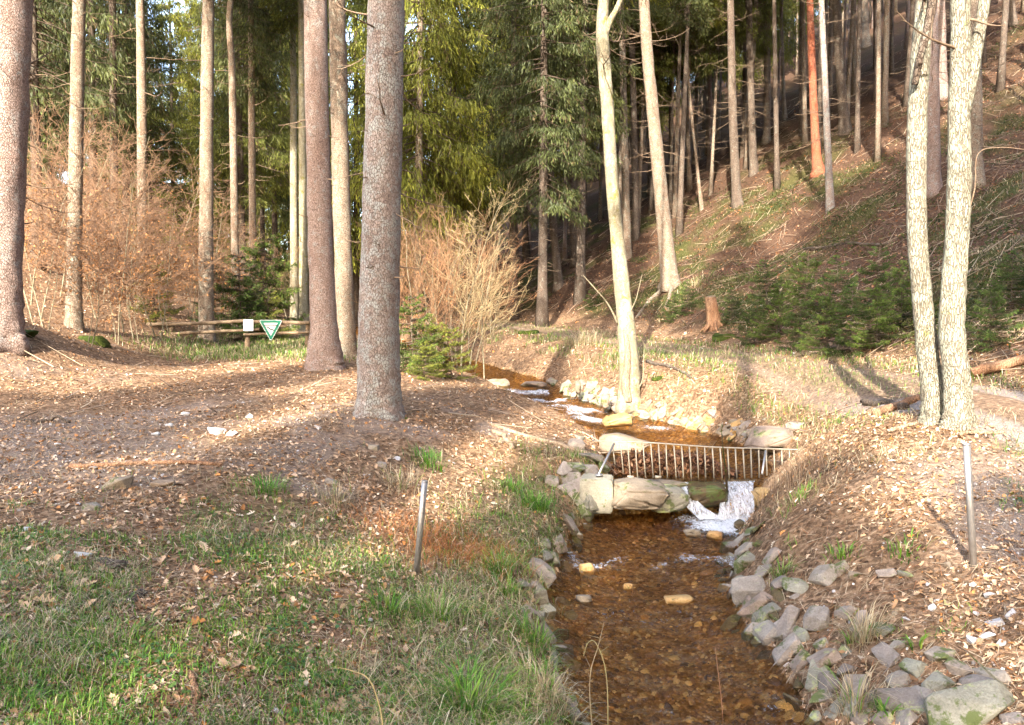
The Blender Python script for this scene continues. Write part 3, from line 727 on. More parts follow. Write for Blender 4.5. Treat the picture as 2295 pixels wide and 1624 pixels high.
tree('oak_tree', 'curving lichen-grey oak with a mossy foot, left of the close pair', 'tree',
     [(2095, 944, 58), (2094, 920, 50), (2088, 860, 46), (2076, 760, 44), (2066, 660, 42), (2056, 540, 41), (2054, 400, 41), (2056, 260, 40), (2064, 120, 39), (2074, 0, 36)],
     'bark_oak', 15, None, 8, (0.4, 1.4), seed=73, sides=22, wob=0.03, dead_z=(4, 9), thick=.02)
oak2 = tree('oak_tree', 'forked grey oak, the outer one of the close pair', 'tree',
     [(2148, 955, 68), (2149, 930, 60), (2144, 850, 55), (2133, 740, 54), (2137, 640, 52), (2147, 500, 49), (2150, 380, 48), (2150, 250, 44), (2152, 120, 42), (2153, 0, 40)],
     'bark_oak', 15, None, 10, (0.4, 1.4), seed=74, sides=22, wob=0.03, dead_z=(4, 9), thick=.02)
def limb(root, ctrl, bark, seed=0, name='limb', ext=2.5):
    Y = root.location.y; loc = np.array(root.location)
    C = np.array([[*(at(px, r, Y - dy) - loc), w * Y / F / 2] for px, r, w, dy in ctrl])
    P = catmull(C, 8)
    if ext:
        d = nrm(P[-1, :3] - P[-6, :3]); k = np.linspace(0, 1, 8)[1:, None]
        P = np.concatenate([P, np.concatenate([P[-1, :3] + d * ext * k, P[-1, 3] * (1 - k) + .004], 1)])
    obj(name, trunk_mesh(P[:, :3], P[:, 3], bark, 12, .03, seed), root)
limb(oak2, [(2152, 250, 44, 0), (2172, 175, 36, 0), (2185, 120, 28, 0), (2197, 60, 25, 0), (2207, 0, 23, 0)], 'bark_oak', 5)
limb(oak2, [(2172, 470, 3, .05), (2185, 420, 2.6, .1), (2192, 345, 2.2, .1), (2240, 330, 1.8, .2), (2300, 335, 1.4, .3)], 'twig', 6, 'dead_twig', .5)
oak1 = next(o for o in bpy.data.objects if o.get('label', '').startswith('curving'))
limb(oak1, [(2050, 190, 14, .12), (2062, 130, 15, .22), (2076, 75, 17, .24), (2088, 20, 18, .2), (2094, -30, 18, .2)], 'bark_dark', 7)
beech = next(o for o in bpy.data.objects if o.get('label', '').startswith('sunlit smooth'))
limb(beech, [(1356, 75, 18, 0), (1368, 45, 14, .05), (1382, 20, 12, .05), (1394, -10, 11, .05)], 'bark_smooth', 8)
limb(beech, [(1408, 900, 22, .18), (1402, 860, 20, .2), (1407, 800, 15, .2), (1404, 760, 12, .18), (1398, 742, 3, .15)], 'deadwood', 9, 'split_shard', 0)
for k, cc in enumerate([[(1384, 725, 4, .1), (1368, 690, 3.5, .2), (1350, 665, 3, .25), (1328, 640, 2.5, .3)], [(1382, 715, 4, .1), (1362, 680, 3, .2), (1356, 672, 2.5, .25)],
                        [(1412, 700, 3, .1), (1425, 672, 2.5, .2), (1432, 645, 2, .25)], [(1425, 880, 3.5, .1), (1440, 850, 3, .2), (1443, 800, 2, .2)]]):
    limb(beech, cc, 'sapling', 10 + k, 'side_shoot', .3)
lean = next(o for o in bpy.data.objects if o.get('label', '').startswith('leaning grey'))
def root_on_ground(t, pts, w0, w1, bark, seed=0):
    G = np.array([ground_at(px, r) for px, r in pts]); loc = np.array(t.location)
    G[:, 2] += 0.03
    C = np.concatenate([G - loc, np.linspace(w0, w1, len(G))[:, None]], 1); P = catmull(C, 6)
    obj('root', trunk_mesh(P[:, :3], P[:, 3], bark, 9, .06, seed), t)
root_on_ground(lean, [(1497, 632), (1480, 655), (1460, 672), (1440, 695), (1425, 715)], .13, .04, 'bark_warm', 3)
root_on_ground(lean, [(1505, 638), (1500, 668), (1490, 690)], .10, .04, 'bark_warm', 4)

# --- hillside stand and the wood that closes the valley
def poisson(n, box, mind, ok, g, existing=(), tries=60000):
    X, Y = g.uniform(box[0], box[1], tries), g.uniform(box[2], box[3], tries)
    k = ok(X, Y); X, Y = X[k], Y[k]
    pts = np.full((len(existing) + n, 2), 1e6); m = len(existing)
    if m: pts[:m] = np.array(existing)
    new = []
    for x, y in zip(X, Y):
        if len(new) >= n: break
        if (((pts[:m] - (x, y)) ** 2).sum(1) < mind * mind).any(): continue
        pts[m] = (x, y); m += 1; new.append((float(x), float(y)))
    return new
def stand_tree(x, y, H, start, sr, kind, label, group, seed, rad, bark, ndead=26, name='spruce_tree', dz=(1.0, 14)):
    g = np.random.default_rng(seed)
    z = float(height(x, y))
    k = np.linspace(0, 1, 14)
    bend = g.normal(0, .25, 2); ln = g.normal(0, .02, 2)
    path = np.stack([bend[0] * k ** 2 + ln[0] * H * k, bend[1] * k ** 2 + ln[1] * H * k, H * k - .2], 1)
    r = rad * (1 - k) ** .75 + .015; r[0] *= 1.5; r[1] *= 1.0
    t = thing(name, label, 'tree', (x, y, z), group)
    tk = obj('trunk', trunk_mesh(path, r, bark, 9, .03, seed), t)
    if ndead: obj('branches', stubs(path, r, ndead, g, .3, 1.5, zmin=dz[0], zmax=dz[1], thick=.012, twigs=False), tk)['kind'] = 'stuff'
    i = int(np.searchsorted(path[:, 2], start)); i = min(i, 13)
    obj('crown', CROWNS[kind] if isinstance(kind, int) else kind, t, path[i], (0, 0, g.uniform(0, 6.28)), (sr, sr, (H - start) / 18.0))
    return t
EXIST = [(o.location.x, o.location.y) for o in bpy.data.objects if o.get('category') == 'tree']
gH = np.random.default_rng(77)
NAMED = []
for o in bpy.data.objects:
    if o.get('group') == 'trees on the hillside':
        for dz_ in (1.0, 7.0): NAMED.append((project(np.array(o.location) + np.array([0, 0, dz_]))[0], o.location.y))
def ok_hill(x, y, top=-80, edges=(640, 600, 540, 450, 410, 330, 240), lo=1080):
    px, row = project(np.stack([x, y, height(x, y, False)], -1))
    edge = np.interp(px, [1080, 1250, 1500, 1650, 1860, 2100, 2300], edges)     # the near slope is open ground
    clear = np.ones(len(x), bool)
    for npx, ny in NAMED: clear &= ~((np.abs(px - npx) < 15) & (y < ny + 1))
    return clear & (x - tab(T_F, y) > 1.0) & (px > lo) & (px < 2400) & (row > top) & (row < edge)
spots = poisson(85, (-15, 60, 20, 56), 1.9, ok_hill, gH, EXIST)
spots += poisson(120, (-20, 85, 50, 120), 2.2, ok_hill, gH, EXIST + spots)
LAND = [(1400, 'the pale split trunk'), (1470, 'the leaning grey spruce'), (1640, 'the flared trunk'), (1820, 'the rust-red trunk'), (2060, 'the curving oak'), (2150, 'the forked oak'), (1235, 'the pale-footed spruce')]
BW = {'bark_warm': 'tan', 'bark_dark': 'dark', 'bark_pink': 'pinkish'}
def stand_label(x, y, rad, bark):
    px, row = project(on_ground(x, y) + np.array([0, 0, 3.0])); q, nm = min(LAND, key=lambda l: abs(l[0] - px))
    sz = 'spindly' if rad < .09 else ('slim' if rad < .12 else 'stout')
    dist = 'above the open slope' if y < 48 else ('far up the hillside' if y < 68 else 'at the hillside top')
    return f"{sz} {BW[bark]} spruce trunk {dist}, {'left' if px < q else 'right'} of {nm}"
for k, (x, y) in enumerate(spots):
    far = y > 48; rad_ = gH.uniform(.07, .145); bk_ = ['bark_warm', 'bark_dark', 'bark_dark', 'bark_pink'][int(gH.integers(0, 4))]; lb_ = stand_label(x, y, rad_, bk_)
    stand_tree(x, y, gH.uniform(19, 25), gH.uniform(*((6, 10) if project(on_ground(x, y))[0] < 1680 else (9.5, 13))) if y < 62 else gH.uniform(2.5, 7), gH.uniform(.6, .9) if y < 62 else gH.uniform(.8, 1.1), int(gH.integers(0, 4)),
               lb_, 'far hillside stand' if far else 'hillside stand above the open slope', 900 + k, rad_, bk_, 16 if not far else 10)
# spruces with hanging green branches in the middle of the view
mid = [(935, 36, 28, 5.0, 1.15, 1, 'light grey spruce with long hanging branches right of the massive trunk'), (1010, 41, 30, 6.0, 1.2, 1, 'sunlit drooping spruce behind the bare shrubs'),
       (1085, 44, 30, 5.5, 1.15, 0, 'yellow-green spruce beside the dark spruces at the valley bend'), (1150, 38, 26, 4.5, 1.05, 3, 'dark green spruce at the valley bend above the shrubs'),
       (1215, 33, 25, 5.5, .95, 3, 'dark drooping spruce in front of the hillside stand'), (1300, 36, 26, 6.0, .95, 2, 'shaded spruce with low green branches left of the pale split trunk'),
       (800, 48, 29, 4.0, 1.2, 1, 'bright spruce showing between the fused pair and the massive trunk'), (1060, 56, 30, 5, 1.2, 0, 'tall spruce at the back of the valley bend'),
       (1180, 52, 30, 5, 1.1, 0, 'tall spruce behind the dark ones at the valley bend'), (960, 60, 32, 4, 1.2, 1, 'pale green spruce farthest up the valley')]
for k, (px, Y, H, st, sr, kd, label) in enumerate(mid):
    x = at(px, 700, Y)[0]
    stand_tree(x, Y, H, st, sr, kd, label, None, 700 + k, .2, 'bark_warm' if k < 2 else 'bark_dark', 40, dz=(1.5, 9))
lefts = [(395, 46, 16, 2.0, .95, 1, 'low sunlit spruce under the blue gap in the trees'), (440, 52, 17, 2.0, 1.0, 1, 'sunlit spruce top in the gap beside the tall grey trunk'), (350, 40, 15, 2.0, .85, 0, 'yellow-green spruce behind the spotted trunk'),
         (90, 27, 24, 3.5, 1.0, 3, 'dark spruce behind the far left tree'), (215, 33, 25, 4.5, 1.0, 3, 'dark dense spruce behind the sunlit straight trunk'), (285, 37, 25, 4.5, 1.0, 2, 'dark spruce left of the spotted trunk'),
         (130, 40, 27, 3.0, 1.1, 2, 'deep green spruce high on the left slope'), (20, 33, 26, 4, 1.0, 3, 'dark spruce seen past the far left tree'),
         (545, 38, 24, 5.0, .95, 0, 'green spruce behind the thin twiggy trunk'), (620, 44, 25, 7.0, 1.0, 1, 'drooping spruce above the blue gap left of the fused pair'), (590, 52, 28, 5.0, 1.0, 2, 'spruce far behind the fence'),
         (530, 45, 25, 4.0, .75, 3, 'dark spruce behind the slender crooked trunk'), (680, 58, 28, 4, 1.0, 0, 'spruce far behind the pale sunlit trunk'), (60, 52, 28, 3, 1.1, 0, 'tall spruce at the top of the left slope'),
         (240, 56, 28, 3, 1.1, 2, 'tall spruce behind the dark group on the left slope')]
for k, (px, Y, H, st, sr, kd, label) in enumerate(lefts):
    x = at(px, 700, Y)[0]
    stand_tree(x, Y, H, st, sr, kd, label, None, 760 + k, .16, 'bark_dark', 26, dz=(.8, 7))
gB = np.random.default_rng(5)
for k in range(16):
    px = gB.uniform(-200, 1150); Y = gB.uniform(72, 125)
    if 320 < px < 510: continue
    stand_tree(at(px, 700, Y)[0], Y, gB.uniform(26, 33), 2.0, gB.uniform(1.2, 1.5), int(gB.integers(0, 4)), 'distant spruce in the wood that closes the view up the valley', 'distant valley wood', 800 + k, .2, 'bark_dark', 0)
for k, (px, Y, H) in enumerate([(470, 62, 26), (540, 66, 27), (585, 75, 28), (690, 66, 27), (740, 72, 28), (830, 78, 30), (170, 60, 28), (300, 64, 22), (10, 62, 28), (880, 68, 30)]):
    stand_tree(at(px, 700, Y)[0], Y, H, 1.0, 1.05, k % 4, 'distant spruce in the wood that closes the view up the valley', 'distant valley wood', 830 + k, .2, 'bark_dark', 0)
# hillside stand continued unseen right of and behind the camera, shading the slope
gF = np.random.default_rng(31)
WOOD = []
for k, (x, y) in enumerate(poisson(46, (8.8, 24, -26, 7.5), 2.3, lambda x, y: (x - tab(T_F, y) > .8) & (x > .72 * y + 3.2), gF)):
    WOOD.append((x, y, gF.uniform(23, 28), gF.uniform(5, 9), .85, SHADE_CROWN if k % 3 else CROWNS[0]))
# unseen trees added behind and beside the camera, sized to shade clearing and slope
gS = np.random.default_rng(9)
def uv(u, v):
    c, s = math.cos(R(SUN_AZ - 180)), math.sin(R(SUN_AZ - 180)); return c * u + s * v, -s * u + c * v
rowsS = []
for v0, us in ((-30, np.arange(-13.5, 4.5, 2.3)), (-22, np.arange(-12.4, 4.5, 2.5)), (-38, np.arange(-13, 6, 2.8)), (-15, np.arange(-10.4, 4, 3.2))):
    for u in us:
        tip = np.interp(u, [-14, -11.5, -10.5, -9, -6.5, -5, -3, -1.3, -.4, .6, 1.2, 4], [6, 7, 11, 13, 12.5, 13.5, 12, 11, 17, 16, 8.5, 8])
        rowsS.append((u + gS.normal(0, .25), v0 + gS.normal(0, .5), (tip - v0) / 1.664 + gS.normal(0, .35), 4.5, 1.0))
for u, v0, tip in ((-4.5, -30, 25), (-4.4, -22, 24), (-4.6, -15, 23), (-8.7, -30, 30), (-8.6, -22, 30), (-8.8, -13, 28)):  # narrow trees added to shade the massive trunk and the fused pair
    rowsS.append((u, v0, (tip - v0) / 1.664, 6, .7))
HIGH = len(rowsS)
for q, u in enumerate(np.concatenate([[.3], np.arange(4.4, 19, 1.3), np.arange(3.8, 17, 1.5)])):  # high crowns added to shade the hillside
    v0 = (-8, -13, -18, -10)[q % 4] + gS.normal(0, .6); st = ((20.5 if q < 13 else 30) + gS.uniform(-1, 4) - v0) / 1.664
    rowsS.append((u + gS.normal(0, .2), v0, st + gS.uniform(12, 16), st, .95))
rowsS += [(-13.2, -15, 29, 11, .5), (-13.0, -22, 32, 13, .5)]  # two slim trees added to shade the sign
for k, (u, v, H, st, sr) in enumerate(rowsS):
    x, y = uv(u, v)
    WOOD.append((x, y, H, st, sr, SHADE_CROWN if k < HIGH - 6 else CROWNS[0]))

def instancer(name, pts, scales, rots, mesh, parent):
    """one object that repeats a crown at every point"""
    proto = bpy.data.objects.new('spruce_crown', mesh)
    me = bpy.data.meshes.new(name); me.from_pydata(pts, [], [])
    for nm, val in (('size', scales), ('turn', rots)):
        a = me.attributes.new(nm, 'FLOAT_VECTOR', 'POINT'); a.data.foreach_set('vector', np.asarray(val, np.float32).ravel())
    o = obj(name, me, parent); o['kind'] = 'stuff'
    ng = bpy.data.node_groups.new(name, 'GeometryNodeTree')
    ng.interface.new_socket('Geometry', in_out='INPUT', socket_type='NodeSocketGeometry'); ng.interface.new_socket('Geometry', in_out='OUTPUT', socket_type='NodeSocketGeometry')
    N, L = ng.nodes, ng.links
    gi, go, ip, oi = N.new('NodeGroupInput'), N.new('NodeGroupOutput'), N.new('GeometryNodeInstanceOnPoints'), N.new('GeometryNodeObjectInfo')
    oi.inputs['Object'].default_value = proto; oi.inputs['As Instance'].default_value = True
    L.new(gi.outputs[0], ip.inputs['Points']); L.new(oi.outputs['Geometry'], ip.inputs['Instance']); L.new(ip.outputs[0], go.inputs[0])
    for nm, sock in (('size', 'Scale'), ('turn', 'Rotation')):
        na = N.new('GeometryNodeInputNamedAttribute'); na.data_type = 'FLOAT_VECTOR'; na.inputs['Name'].default_value = nm
        L.new(na.outputs['Attribute'], ip.inputs[sock])
    md = o.modifiers.new('crowns', 'NODES'); md.node_group = ng
    return o
gW = np.random.default_rng(32)
Vw, Qw, nw = [], [], 0
sets_ = {}
for (x, y, H, st, sr, me) in WOOD:
    z = float(height(x, y)); k = np.linspace(0, 1, 6)
    V, Q, C = tube(np.stack([0 * k + x, 0 * k + y, z - .2 + H * k], 1), .22 * (1 - k) ** .75 + .015, 7)
    Vw.append(V); Qw.append(Q + nw); nw += len(V)
    sets_.setdefault(me.name, (me, [], [], []))
    _, p_, s_, r_ = sets_[me.name]
    p_.append((x, y, z + st)); s_.append((sr, sr, (H - st) / 18)); r_.append((0, 0, gW.uniform(0, 6.28)))
shade_trees = tag(obj('shade_trees', make_mesh('shade_trees', np.concatenate(Vw), np.concatenate(Qw), [M['bark_dark']], True)), 'unseen spruces added behind and beside the viewpoint to shade the clearing', 'shade_trees', kind='stuff')
for me, p_, s_, r_ in sets_.values(): instancer('crowns', p_, s_, r_, me, shade_trees)
# ------------------------------------------------------------------ bare saplings and shrubs
def grow(S, D, L, nseg, wig, up, g):
    """S, D (n,3), L (n,) -> points (n, nseg+1, 3)"""
    P = [S]; d = D
    for k in range(nseg):
        d = nrm(d + g.normal(0, wig, d.shape) + np.array([0, 0, up]))
        P.append(P[-1] + d * (L / nseg)[:, None])
    return np.stack(P, 1)
def kids(P, L, per, tmin, ang, ratio, g, flat=0.5):
    n, m, _ = P.shape
    idx = np.repeat(np.arange(n), per); t = g.uniform(tmin, 0.97, len(idx)) * (m - 1)
    i = np.minimum(t.astype(int), m - 2); f = (t - i)[:, None]
    S = P[idx, i] * (1 - f) + P[idx, i + 1] * f
    D = nrm(P[idx, i + 1] - P[idx, i]); s, u = perp(D)
    a = np.where(g.random(len(idx)) < .5, 0, math.pi) + g.normal(0, flat, len(idx))
    side = s * np.cos(a)[:, None] + u * np.sin(a)[:, None]
    an = g.normal(ang, .15, len(idx))[:, None]
    return S, nrm(D * np.cos(an) + side * np.sin(an)), L[idx] * ratio * (1.1 - t / (m - 1) * .6) * g.uniform(.6, 1.25, len(idx))
def segs(P, r0, r1):
    n, m, _ = P.shape
    rr = np.linspace(1, 0, m)[None] * np.ones((n, 1))
    r = (np.broadcast_to(r0, n)[:, None] * rr + np.broadcast_to(r1, n)[:, None] * (1 - rr))
    return prisms(P[:, :-1].reshape(-1, 3), P[:, 1:].reshape(-1, 3), r[:, :-1].ravel(), r[:, 1:].ravel(), 3)
def sapling(seed, h=4.5, stems=1, nlat=26, spread=1.3, ang=1.0, up=0.05, sub=6, sub2=3, rmin=.0042, leafn=0, tw=(0.225, 0.135, 0.082), lw=.42):
    g = np.random.default_rng(seed)
    S = np.zeros((stems, 3)); S[:, :2] = g.normal(0, .12, (stems, 2)) * (stems > 1)
    D = nrm(np.stack([g.normal(0, .16, stems), g.normal(0, .16, stems), np.ones(stems)], 1)); L = h * g.uniform(.75, 1.05, stems); L[0] = h
    P0 = grow(S, D, L, 12, .09, .05, g)
    sv, sq, sc = tube(P0[0], np.linspace(.019, .004, 13) * (h / 4.5) * 1.1, 7)
    parts = [(sv, sq)] + [tube(P0[i], np.linspace(.014, .0035, 13) * (h / 4.5), 6)[:2] for i in range(1, stems)]
    stem = make_mesh('stem', *merge(parts), [M['sapling']], True)
    S1, D1, L1 = kids(P0, np.full(stems, spread * 1.6), nlat, .16, ang, 1.0, g, 3.0)
    P1 = grow(S1, D1, L1, 7, .16, up, g)
    S2, D2, L2 = kids(P1, L1, sub, .2, .75, .48, g, .35); P2 = grow(S2, D2, L2, 4, .2, up * .6, g)
    S3, D3, L3 = kids(P2, L2, sub2, .25, .7, .5, g, .35); P3 = grow(S3, D3, L3, 3, .22, up * .5, g)
    V, Q = merge([segs(P1, .0068, rmin), segs(P2, .0044, rmin), segs(P3, rmin, rmin * .7)])
    c = np.array(tw) * g.uniform(.75, 1.3, (len(V) // 6 + 1, 1))
    twm = make_mesh('twigs', V, Q, [M['straw']], False, np.repeat(c, 6, 0)[:len(V)])
    lf = None
    if leafn:
        E = P3.reshape(-1, 3); i = g.integers(0, len(E), leafn)
        i = i[E[i, 2] < h * .62 + g.normal(0, .5, leafn)]
        Dl = nrm(g.normal(0, 1, (len(i), 3)) + np.array([0, 0, -.6]))
        dv, dq = diamonds(E[i], Dl, g.uniform(.05, .09, len(i)), g.uniform(.025, .045, len(i)), g)
        lc = np.array([[0.36, 0.17, 0.065]]) * g.uniform(.6, 1.4, (len(i), 1))
        lf = make_mesh('leaves', dv, dq, [M['leaf']], False, np.repeat(lc, 4, 0))
    return stem, twm, lf
BEECH = [sapling(60, 5.2, 1, 38, 1.3, 1.0, .03, 6, 4, leafn=500, rmin=.0032), sapling(61, 4.4, 2, 26, 1.25, 1.05, .02, 6, 4, leafn=800, rmin=.0032), sapling(62, 3.4, 2, 24, 1.15, 1.1, .03, 6, 4, leafn=1400, rmin=.0032)]
HAZEL = [sapling(65, 4.6, 3, 13, 1.35, .7, .07, 5, 3, tw=(.25, .15, .08), rmin=.0027), sapling(66, 3.8, 4, 10, 1.3, .8, .06, 5, 3, tw=(.27, .14, .072), leafn=160, rmin=.0027), sapling(67, 4.4, 1, 24, 1.2, .65, .10, 6, 3, tw=(.34, .26, .14), rmin=.0036)]
def shrub(name, label, cat, base, var, s, group, rz):
    t = thing(name, label, cat, base - np.array([0, 0, .05]), group, (0, 0, rz), s)
    for nm, me in zip(('stem', 'twigs', 'leaves'), var):
        if me is not None:
            o = obj(nm, me, t if nm == 'stem' else st_)
            if nm != 'stem': o['kind'] = 'stuff'
            else: st_ = o
    return t
gT = np.random.default_rng(4)
beeches = [(110, 17.5, 1, .78, 'leafless beech sapling right beside the far left tree'), (185, 16.2, 2, .75, 'thin forked beech sapling in front of the sunlit straight trunk'), (70, 20.5, 0, .95, 'tall bare beech sapling behind the far left trunk'),
           (135, 23, 0, 1.0, 'bare beech sapling left of the sunlit straight trunk'), (215, 22, 0, 1.0, 'upright beech sapling just right of the sunlit straight trunk'), (250, 19.5, 1, .95, 'sprawling beech sapling in the middle of the thicket'),
           (290, 24, 0, 1.05, 'tall beech sapling before the spotted trunk'), (345, 22.5, 1, 1.0, 'bushy bare beech behind the left end of the fence'), (375, 27, 0, 1.0, 'slender beech sapling above the first fence post'),
           (410, 25.5, 2, 1.1, 'copper-leaved beech bush behind the fence rails'), (320, 20.5, 2, .9, 'rusty beech bush at the slope foot by the fence end'), (440, 27.5, 1, 1.0, 'twiggy beech left of the tall grey trunk'),
           (480, 27.5, 2, .9, 'low coppery beech at the foot of the tall grey trunk'), (165, 27, 0, 1.1, 'beech sapling deep in the thicket'), (30, 24, 1, 1.1, 'beech sapling at the left edge of the thicket'), (505, 31, 1, .9, 'bare bush behind the fence between two trunks'), (90, 18.5, 1, 1.0, 'dense twiggy beech next to the far left root'), (235, 25, 1, 1.1, 'beech filling the thicket behind the upright one'), (275, 21.5, 2, 1.1, 'rusty beech in the heart of the thicket'), (190, 24.5, 1, 1.1, 'beech behind the sunlit straight trunk'), (310, 26.5, 1, 1.1, 'beech just behind the spotted trunk'), (385, 23.8, 2, .9, 'leafy brown beech at the first fence post')]
for px, Y, v, s, label in beeches:
    shrub('beech_sapling', label, 'sapling', on_ground(at(px, 700, Y)[0], Y), BEECH[v], s, 'beech thicket', gT.uniform(0, 6.28))
hazels = [(920, 19.5, 0, .85, 'bare shrub touching the massive trunk on the brook side'), (955, 21.5, 1, 1.0, 'glowing twiggy shrub behind the young spruces'), (985, 24, 0, 1.1, 'tall bare shrub in the sunlit brookside thicket'),
          (1020, 22.5, 1, 1.0, 'fan-shaped bare shrub above the brook boulders'), (1035, 20.2, 2, 1.05, 'pale upright sapling with curved stem by the brook bend'), (1060, 26, 0, 1.0, 'spreading bare shrub at the brook bend'),
          (1085, 21.2, 2, .95, 'slim bare sapling on the far bank of the brook bend'), (940, 27, 0, 1.1, 'bare shrub behind the brookside thicket'), (1105, 29, 1, 1.0, 'thin shrub where the track leaves the view'), (890, 26, 1, 1.0, 'shrub showing just past the massive trunk'),
          (1000, 29.5, 0, 1.1, 'tall shrub behind the fan-shaped one'), (640, 33, 0, .9, 'thin shrub behind the fence near the pale sunlit trunk'), (615, 30, 2, .8, 'dark slim sapling behind the triangular sign'), (970, 19.6, 1, .8, 'low dense shrub just behind the young spruces')]
for px, Y, v, s, label in hazels:
    shrub('bare_shrub', label, 'shrub', on_ground(at(px, 760, Y)[0], Y), HAZEL[v], s, 'brookside shrubs', gT.uniform(0, 6.28))

# ------------------------------------------------------------------ young spruces
def young(px, row, v, s, label, group, near=None):
    b = ground_at(px, row) if near is None else near
    g = np.random.default_rng(int(px))
    t = thing('young_spruce', label, 'young spruce', b - np.array([0, 0, .03]), group, (g.normal(0, .05), g.normal(0, .05), g.uniform(0, 6.28)), s)
    V, Q, C = tube(np.array([[0, 0, -.1], [0, 0, 1.5], [0, 0, 3.0]]), [.028, .018, .004], 6)
    obj('trunk', make_mesh('trunk', V, [Q, C], [M['bark_dark']], True), t)
    obj('crown', YOUNG[v], t, (0, 0, .06), None, (1, 1, 1))
for px, row, v, s, label in [(930, 838, 0, .6, 'small dark spruce at the massive trunk, brook side'), (975, 842, 2, .45, 'glowing yellow-green young spruce in the sun by the brook'), (1012, 848, 2, .45, 'bright young spruce leaning over the brook boulders'), (950, 852, 2, .3, 'tiny sunlit spruce before the glowing one')]:
    young(px, row, v, s, label, 'young spruces by the brook')
for px, Y, v, s, label in [(540, 26.5, 1, 1.0, 'young spruce behind the fence left of the signs'), (580, 28, 0, 1.25, 'taller young spruce right behind the triangular sign'), (500, 28.5, 1, .9, 'dark young spruce by the tall grey trunk'), (350, 24.5, 2, .7, 'pale green young spruce in the beech thicket'), (600, 27, 2, .6, 'small bright spruce beside the triangular sign')]:
    young(px, 0, v, s, label, 'young spruces behind the fence', on_ground(at(px, 700, Y)[0], Y))
for k, (px, row, v, s, label) in enumerate([(1690, 772, 1, .62, 'young spruce at the track edge, nearest the tree stump'), (1740, 765, 0, .70, 'wide young spruce at the track edge below the slope'), (1790, 782, 1, .58, 'low spruce hanging over the track'), (1850, 795, 0, .66, 'bright-tipped young spruce in the middle of the green bank'),
        (1905, 790, 1, .70, 'young spruce left of the oaks on the bank'), (1965, 785, 0, .66, 'young spruce bush closest to the oaks'), (1720, 700, 1, .75, 'dark young spruce above the green bank'), (1800, 705, 0, .8, 'tallest young spruce of the green bank'), (1880, 710, 1, .75, 'upper young spruce behind the bright-tipped one'),
        (1960, 700, 1, .75, 'upper young spruce near the oaks'), (2020, 740, 0, .7, 'young spruce behind the curving oak'), (1540, 700, 1, .55, 'dark spruce bush under the leaning spruce'), (1505, 720, 1, .5, 'low dark spruce by the long root'), (1640, 720, 1, .5, 'dark spruce bush right of the stump'),
        (1330, 690, 1, .5, 'small dark spruce above the grassy track'), (2220, 780, 1, .55, 'dark young spruce past the forked oak'), (2265, 700, 1, .55, 'young spruce at the right edge of the slope')]):
    young(px, row, v, s * .72, label, 'young spruces along the slope foot')
# ------------------------------------------------------------------ rail fence and signs
YF = 24.0
def rough_pole(name, parent, p0, p1, r, bark, seed, n=10, bend=0.02, m=14):
    g = np.random.default_rng(seed); p0, p1 = np.asarray(p0, float), np.asarray(p1, float)
    t = np.linspace(0, 1, m)[:, None]
    P = p0 * (1 - t) + p1 * t
    w = np.cumsum(g.normal(0, 1, (m, 3)), 0); w -= t * w[-1]; P = P + w * bend * .35
    rad = r * (1 + .08 * g.normal(0, 1, m)); V, Q, C = tube(P, rad, n, .05, seed)
    me = make_mesh(name, V, [Q, C], [M[bark]], True)
    return obj(name, me, parent)
fl = on_ground(*at(385, 780, YF)[:2])
fence = thing('rail_fence', 'low wooden rail fence of round poles across the clearing end', 'fence', fl)
fr = lambda px, row, dy=0: at(px, row, YF + dy) - fl
for k, (px, r0, r1, w) in enumerate([(385, 728, 783, .075), (556, 752, 784, .075), (332, 732, 770, .05), (690, 720, 790, .07)]):
    top = fr(px, r0); bot = fr(px - 1, r1); bot[2] = float(height(*(bot + fl)[:2])) - fl[2] - .25
    rough_pole('post', fence, bot, top, w, 'rail', 300 + k, 9, .02, 8)
for k, (a, b, w, dy) in enumerate([((330, 728), (552, 719), .055, -.12), ((548, 721), (694, 723), .055, -.12), ((325, 753), (582, 738), .045, -.13), ((546, 749), (694, 744), .042, -.16)]):
    rough_pole('rail', fence, fr(*a, dy), fr(*b, dy), w, 'rail', 310 + k, 9, .018, 16)
def rounded(poly, rad, n=5):
    out = []; m = len(poly)
    for i in range(m):
        p, a, b = Vector(poly[i]), Vector(poly[i - 1]), Vector(poly[(i + 1) % m])
        da, db = (a - p).normalized(), (b - p).normalized()
        h = da.angle(db) / 2; d = rad / math.tan(h); c = p + (da + db).normalized() * (rad / math.sin(h))
        s, e = p + da * d - c, p + db * d - c
        for k in range(n + 1):
            v = s.lerp(e, k / n).normalized() * rad; out.append(c + v)
    return [(v.x, v.y) for v in out]
def plate(name, poly, y0, y1, m, parent):
    """flat plate in the x-z plane, from depth y0 (front) to y1"""
    bm = bmesh.new()
    f = [bm.verts.new((x, y0, z)) for x, z in poly]; b = [bm.verts.new((x, y1, z)) for x, z in poly]
    bm.faces.new(f); bm.faces.new(b[::-1])
    for i in range(len(poly)):
        j = (i + 1) % len(poly); bm.faces.new((f[i], b[i], b[j], f[j]))
    bmesh.ops.recalc_face_normals(bm, faces=bm.faces)
    me = bpy.data.meshes.new(name); bm.to_mesh(me); bm.free(); me.materials.append(m)
    return obj(name, me, parent)
sp = at(607, 741, YF - .26)
W = 54 * (YF - .26) / F
sign = thing('triangular_sign', 'green-bordered white triangular nature reserve sign with a black eagle', 'sign', sp)
hw, ht = W / 2, 49 * (YF - .26) / F / 2
tri = [(-hw, ht), (hw, ht), (0, -ht)]
def inset(f, dz=0.0): return [(x * f, ht / 3 + (z - ht / 3) * f + dz) for x, z in tri]
plate('backing', rounded(tri, .045)[::1], 0, .012, M['sign_white'], sign)
plate('border', rounded(inset(.93), .03), -.004, -.001, M['sign_green'], sign)
